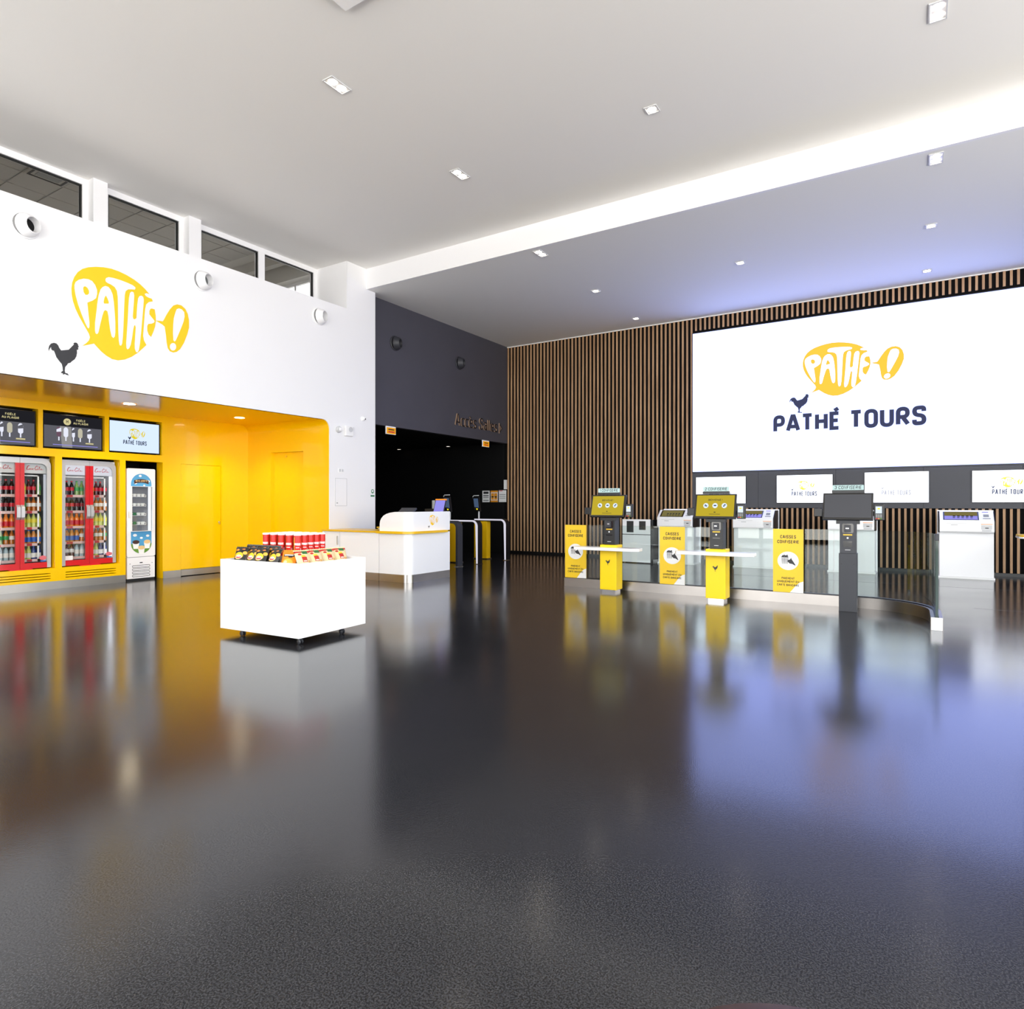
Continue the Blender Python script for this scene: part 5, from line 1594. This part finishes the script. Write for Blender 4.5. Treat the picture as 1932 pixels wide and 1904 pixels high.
for cx_, cy_ in ((-0.30, -0.40), (hx - 0.05, -hy + 0.06), (hx - 0.05, hy - 0.30), (-0.45, hy - 0.1)):
    c = MB().lathe([(0.012, 0.05), (0.012, 0.066), (0.035, 0.066)], 10, (cx_, cy_, 0)).box(cx_ - 0.014, cx_ + 0.014, cy_ - 0.012, cy_ + 0.012, 0.030, 0.055).build('castor', 'caster', t)
    for a0 in (-0.022, 0.010):
        MB().lathe([(0.0, a0), (0.022, a0), (0.026, a0 + 0.003), (0.026, a0 + 0.009), (0.022, a0 + 0.012), (0.0, a0 + 0.012)], 16, (cx_, cy_, 0.026), 'y').build('wheel', 'caster', c, smooth=True)


def bin_world(lx, ly):
    return BX + lx * math.cos(ra) - ly * math.sin(ra), BY + lx * math.sin(ra) + ly * math.cos(ra)


# tins
print_mat('tin_print', '#cf1f19', [('rect', 0.0, 0.095, 0.018, 0.003, '#f6f3ee'), ('ell', 0.0, 0.045, 0.022, 0.014, '#f3a51c'), ('ell', 0.006, 0.055, 0.016, 0.009, '#f7d25a'), ('rect', 0.030, 0.06, 0.005, 0.03, '#d98aa0'), ('rect', -0.033, 0.12, 0.004, 0.08, '#e0b23a')], 0.35)
tw = text(MB(), 'PRINGLES', 0, 0.118, 0.024, w=0.2, gap=0.1, width=0.056)
tw.v = [(x_, -math.sqrt(max(0.0378 ** 2 - x_ * x_, 0)), z_) for x_, _, z_ in tw.v]
tin_word = tw.mesh('lettering', 'white_matte')
tin = MB().lathe([(0.0, 0), (0.036, 0), (0.037, 0.004), (0.037, 0.222)], 20).mesh('crisp_tin', 'tin_print', smooth=True)
lid = MB().lathe([(0.039, 0.218), (0.039, 0.232), (0.036, 0.235), (0.033, 0.232), (0.0, 0.232)], 20).mesh('lid', 'white_matte', smooth=True)
rim = MB().lathe([(0.0375, 0.0), (0.0375, 0.006)], 20, caps=False).mesh('rim', 'silver')
COLW = ['far left', 'left', 'middle', 'right', 'far right']
for i in range(5):
    for j in range(5):
        lx, ly = -0.23 + i * 0.115, -0.164 + j * 0.082
        wx, wy = bin_world(lx, ly)
        face = 0.5 if j == 0 and i < 4 else (0.85 if (i, j) == (4, 0) else 1.15 if i == 4 else 0.2)
        o_ = place('crisp_tin', tin, None, (wx, wy, 0.812), face)
        row = ['front', 'second', 'third', 'fourth', 'back'][j]
        tag(o_, 'red crisp tin with white lid, %s row, %s place, in the snack bin' % (row, COLW[i]), 'tin', 'red tins on top of the snack bin')
        place('lid', lid, o_)
        place('rim', rim, o_)
        if j == 0 or i == 4:
            place('lettering', tin_word, o_)

# bags
print_mat('bag_black', '#171614', [('ell', -0.045, 0.205, 0.026, 0.011, '#d78a3a'), ('ell', 0.058, 0.175, 0.020, 0.018, '#e8a93c'), ('ell', -0.066, 0.06, 0.012, 0.05, '#c9c5bd'), ('ell', 0.03, 0.215, 0.02, 0.008, '#c9773a'), ('ell', 0.0, 0.140, 0.048, 0.040, '#f2c21a'), ('ell', 0.0, 0.128, 0.042, 0.022, '#e2b8b2'), ('ell', 0.004, 0.124, 0.028, 0.012, '#c02b2f'), ('rect', 0.0, 0.130, 0.022, 0.004, '#efe3df')], 0.3)
print_mat('bag_orange', '#e8861c', [('ell', 0.0, 0.09, 0.055, 0.045, '#f2a93a'), ('rect', 0.0, 0.175, 0.055, 0.014, '#2a2420'), ('rect', 0.0, 0.178, 0.045, 0.006, '#efe6dc'), ('ell', 0.02, 0.158, 0.022, 0.012, '#2a2420'), ('ell', -0.02, 0.10, 0.02, 0.015, '#f7dd9a')], 0.3)
print_mat('bag_cream', '#dcc79b', [('rect', 0.0, 0.22, 0.09, 0.012, '#b8342c'), ('rect', 0.025, 0.212, 0.030, 0.020, '#2f6b3a'), ('ell', -0.035, 0.190, 0.018, 0.012, '#b8342c'), ('ell', -0.005, 0.168, 0.024, 0.012, '#e2b92f'), ('rect', 0.0, 0.128, 0.026, 0.030, '#b02c28'), ('rect', 0.0, 0.110, 0.018, 0.005, '#efe3cf'), ('ell', 0.048, 0.10, 0.018, 0.02, '#caa050')], 0.35)
print_mat('bag_red', '#b8302c', [('rect', 0.0, 0.12, 0.07, 0.05, '#efe6da'), ('rect', 0.0, 0.13, 0.01, 0.06, '#8d8a8a'), ('rect', 0.03, 0.12, 0.006, 0.06, '#b8302c')], 0.35)


def bag_mesh(m_, w_=0.168, h_=0.232, seed=1):
    rnd = random.Random(seed)
    nu, nv = 8, 10
    mb = MB()
    for side in (-1, 1):
        vs_, fs_ = [], []
        for j in range(nv + 1):
            v = j / nv
            for i in range(nu + 1):
                u = i / nu * 2 - 1
                bul = (1 - abs(u) ** 2.5) * math.sin(PI * v) ** 0.6 * 0.035
                pinch = 1 - 0.10 * math.sin(PI * v)
                dy = side * bul + (rnd.uniform(-0.004, 0.004) if 0 < i < nu and 0 < j < nv else 0)
                vs_.append((u * w_ / 2 * pinch, dy, v * h_))
        for j in range(nv):
            for i in range(nu):
                k = j * (nu + 1) + i
                fs_.append((k, k + 1, k + nu + 2, k + nu + 1))
        mb.add(vs_, fs_)
    seal = MB()
    for z0, z1 in ((h_, h_ + 0.012),):
        n_ = 14
        vs_ = [(-w_ / 2 + w_ * i / n_, 0.003 * (-1) ** i, z) for z in (z0, z1) for i in range(n_ + 1)]
        seal.add(vs_, [(i, i + 1, i + n_ + 2, i + n_ + 1) for i in range(n_)])
    return mb.mesh('snack_bag', m_, smooth=True), seal.mesh('top_seal', m_)


BAGS = {k: [bag_mesh('bag_' + k, seed=s_) for s_ in (1, 2)] for k in ('black', 'orange', 'cream', 'red')}


def bag(kind, lx, ly, face, lean, label, z=0.672, yaw=0.0, var=0, sc=1.0):
    wx, wy = bin_world(lx, ly)
    bm_, sl_ = BAGS[kind][var]
    o_ = place('snack_bag', bm_, None, (wx, wy, z))
    o_.rotation_euler = (-lean, 0, ra + face + yaw)
    o_.scale = (sc, 1, sc)
    tag(o_, label, 'snack bag', 'snack bags around the tins')
    place('top_seal', sl_, o_)


for k, (lx, yaw, w_) in enumerate(((-0.42, 0.15, 'leftmost'), (-0.255, -0.1, 'second from left'), (-0.11, 0.12, 'third from left'), (0.07, -0.08, 'nearest the orange bag'))):
    bag('black', lx, -0.378 + 0.008 * (k % 2), 0, 0.36, 'black crisp bag with yellow round badge, %s along the front' % w_, yaw=yaw, var=k % 2)
for k, (lx, w_) in enumerate(((-0.36, 'left'), (-0.19, 'middle'), (-0.02, 'right'))):
    bag('black', lx, -0.262, 0, 0.12, 'black crisp bag showing only its top behind the front row, %s' % w_, var=k % 2, sc=1.04)
bag('orange', 0.27, -0.345, 0.42, 0.50, 'orange snack bag at the front corner of the bin')
for k, (ly, w_) in enumerate(((-0.24, 'next to the orange bag'), (-0.08, 'second along the right side'), (0.10, 'third along the right side'), (0.27, 'last along the right side'))):
    bag('cream', 0.44, ly, R90 - 0.25, 0.50, 'cream snack bag with red print, %s' % w_, var=k % 2)
bag('red', -0.42, -0.05, -0.35, 0.30, 'red and white snack bag behind the black bags', z=0.73)

# ================================================================== ceiling lamps
def ceiling_lamp(x, y, z, label, double):
    t = thing('ceiling_downlight', label, 'lamp', (x, y, z), 0, 'recessed downlights in the hall ceiling')
    hx_, hy_ = (0.065, 0.135) if double else (0.065, 0.065)
    MB().grid_wall((-hx_ - 0.012, hx_ + 0.012), (-hy_ - 0.012, hy_ + 0.012), [(-hx_, hx_, -hy_, hy_)], -0.012, 0, 'z').build('frame', 'grey_plastic', t)
    MB().box(-hx_, hx_, -hy_, hy_, -0.004, 0).build('tray', 'white_gloss', t)
    for c_ in ((-0.065, 0.065) if double else (0,)):
        MB().lathe([(0.05, -0.004), (0.05, -0.008), (0.0, -0.010)], 18, (0, c_, 0)).build('lamp_lens', 'lamp_warm', t)


for x, y, z, w_, d_ in ((-5.586, 5.096, HC, 'double downlight on the high ceiling, nearest the white wall', True), (-5.593, 7.422, HC, 'double downlight on the high ceiling, closest to the white fascia', True),
                        (-2.72, 7.447, HC, 'single downlight in the middle of the high ceiling', False), (0.159, 7.44, HC, 'downlight at the top right corner of the picture', True),
                        (0.186, 9.691, HL, 'downlight just behind the fascia at the right', True), (-5.547, 9.68, HL, 'downlight just behind the fascia at the left', True),
                        (-5.575, 11.993, HL, 'downlight on the lower ceiling, second from the fascia at the left', False), (-5.604, 14.281, HL, 'downlight close to the slats, left of the big screen', False),
                        (-2.717, 11.995, HL, 'small downlight in the middle of the lower ceiling', False), (0.168, 11.996, HL, 'downlight on the lower ceiling at right, second from the fascia', False),
                        (0.134, 14.27, HL, 'downlight close to the slats above the big screen', False)):
    ceiling_lamp(x, y, z, w_, d_)
t = thing('ceiling_unit', 'white square ceiling unit cut by the top picture edge', 'ceiling unit', (-4.0, 3.7, HC))
MB().box(-0.64, 0.64, -0.64, 0.64, -0.05, 0).build('casing', 'white_gloss', t, bevel=0.01)
MB().box(-0.3, 0.3, -0.3, 0.3, -0.06, -0.05).build('grille', 'grey_plastic', t)

# ================================================================== cut by the picture edges
t = thing('round_pouf', 'dark brown leather pouf cut by the bottom picture edge', 'pouf', (-0.27, 0.75, 0))
cd, sd = math.cos(math.radians(32.37)), math.sin(math.radians(32.37))
u_ = (1430 - 966) / 1210 * 1.194
px_, py_ = u_ * cd - 1.194 * sd, u_ * sd + 1.194 * cd
t.location = (px_ + sd * 0.297, py_ - cd * 0.297, 0)
MB().lathe([(0.0, 0.03), (0.30, 0.03), (0.325, 0.06), (0.33, 0.2), (0.33, 0.37), (0.318, 0.405), (0.28, 0.42), (0.0, 0.425)], 48).build('cushion', 'pouf_leather', t, smooth=True)
MB().lathe([(0.0, 0.0), (0.27, 0.0), (0.27, 0.03), (0.0, 0.03)], 32).build('base', 'black', t)
t = thing('side_table', 'white table with yellow top cut by the right picture edge', 'table', (2.05, 13.5, 0))
MB().prism(rrect(-0.66, 0.66, -0.30, 0.30, 0.08), 0.815, 0.842, 'z').build('table_top', 'yellow_top', t)
MB().prism(rrect(-0.665, 0.665, -0.305, 0.305, 0.08), 0.787, 0.815, 'z').build('table_edge', 'white_gloss', t)
for a0 in (0.1, 0.55):
    for b0 in (-0.22, 0.22):
        MB().box(a0 - 0.02, a0 + 0.02, b0 - 0.02, b0 + 0.02, 0, 0.787).build('leg', 'white_matte', t)
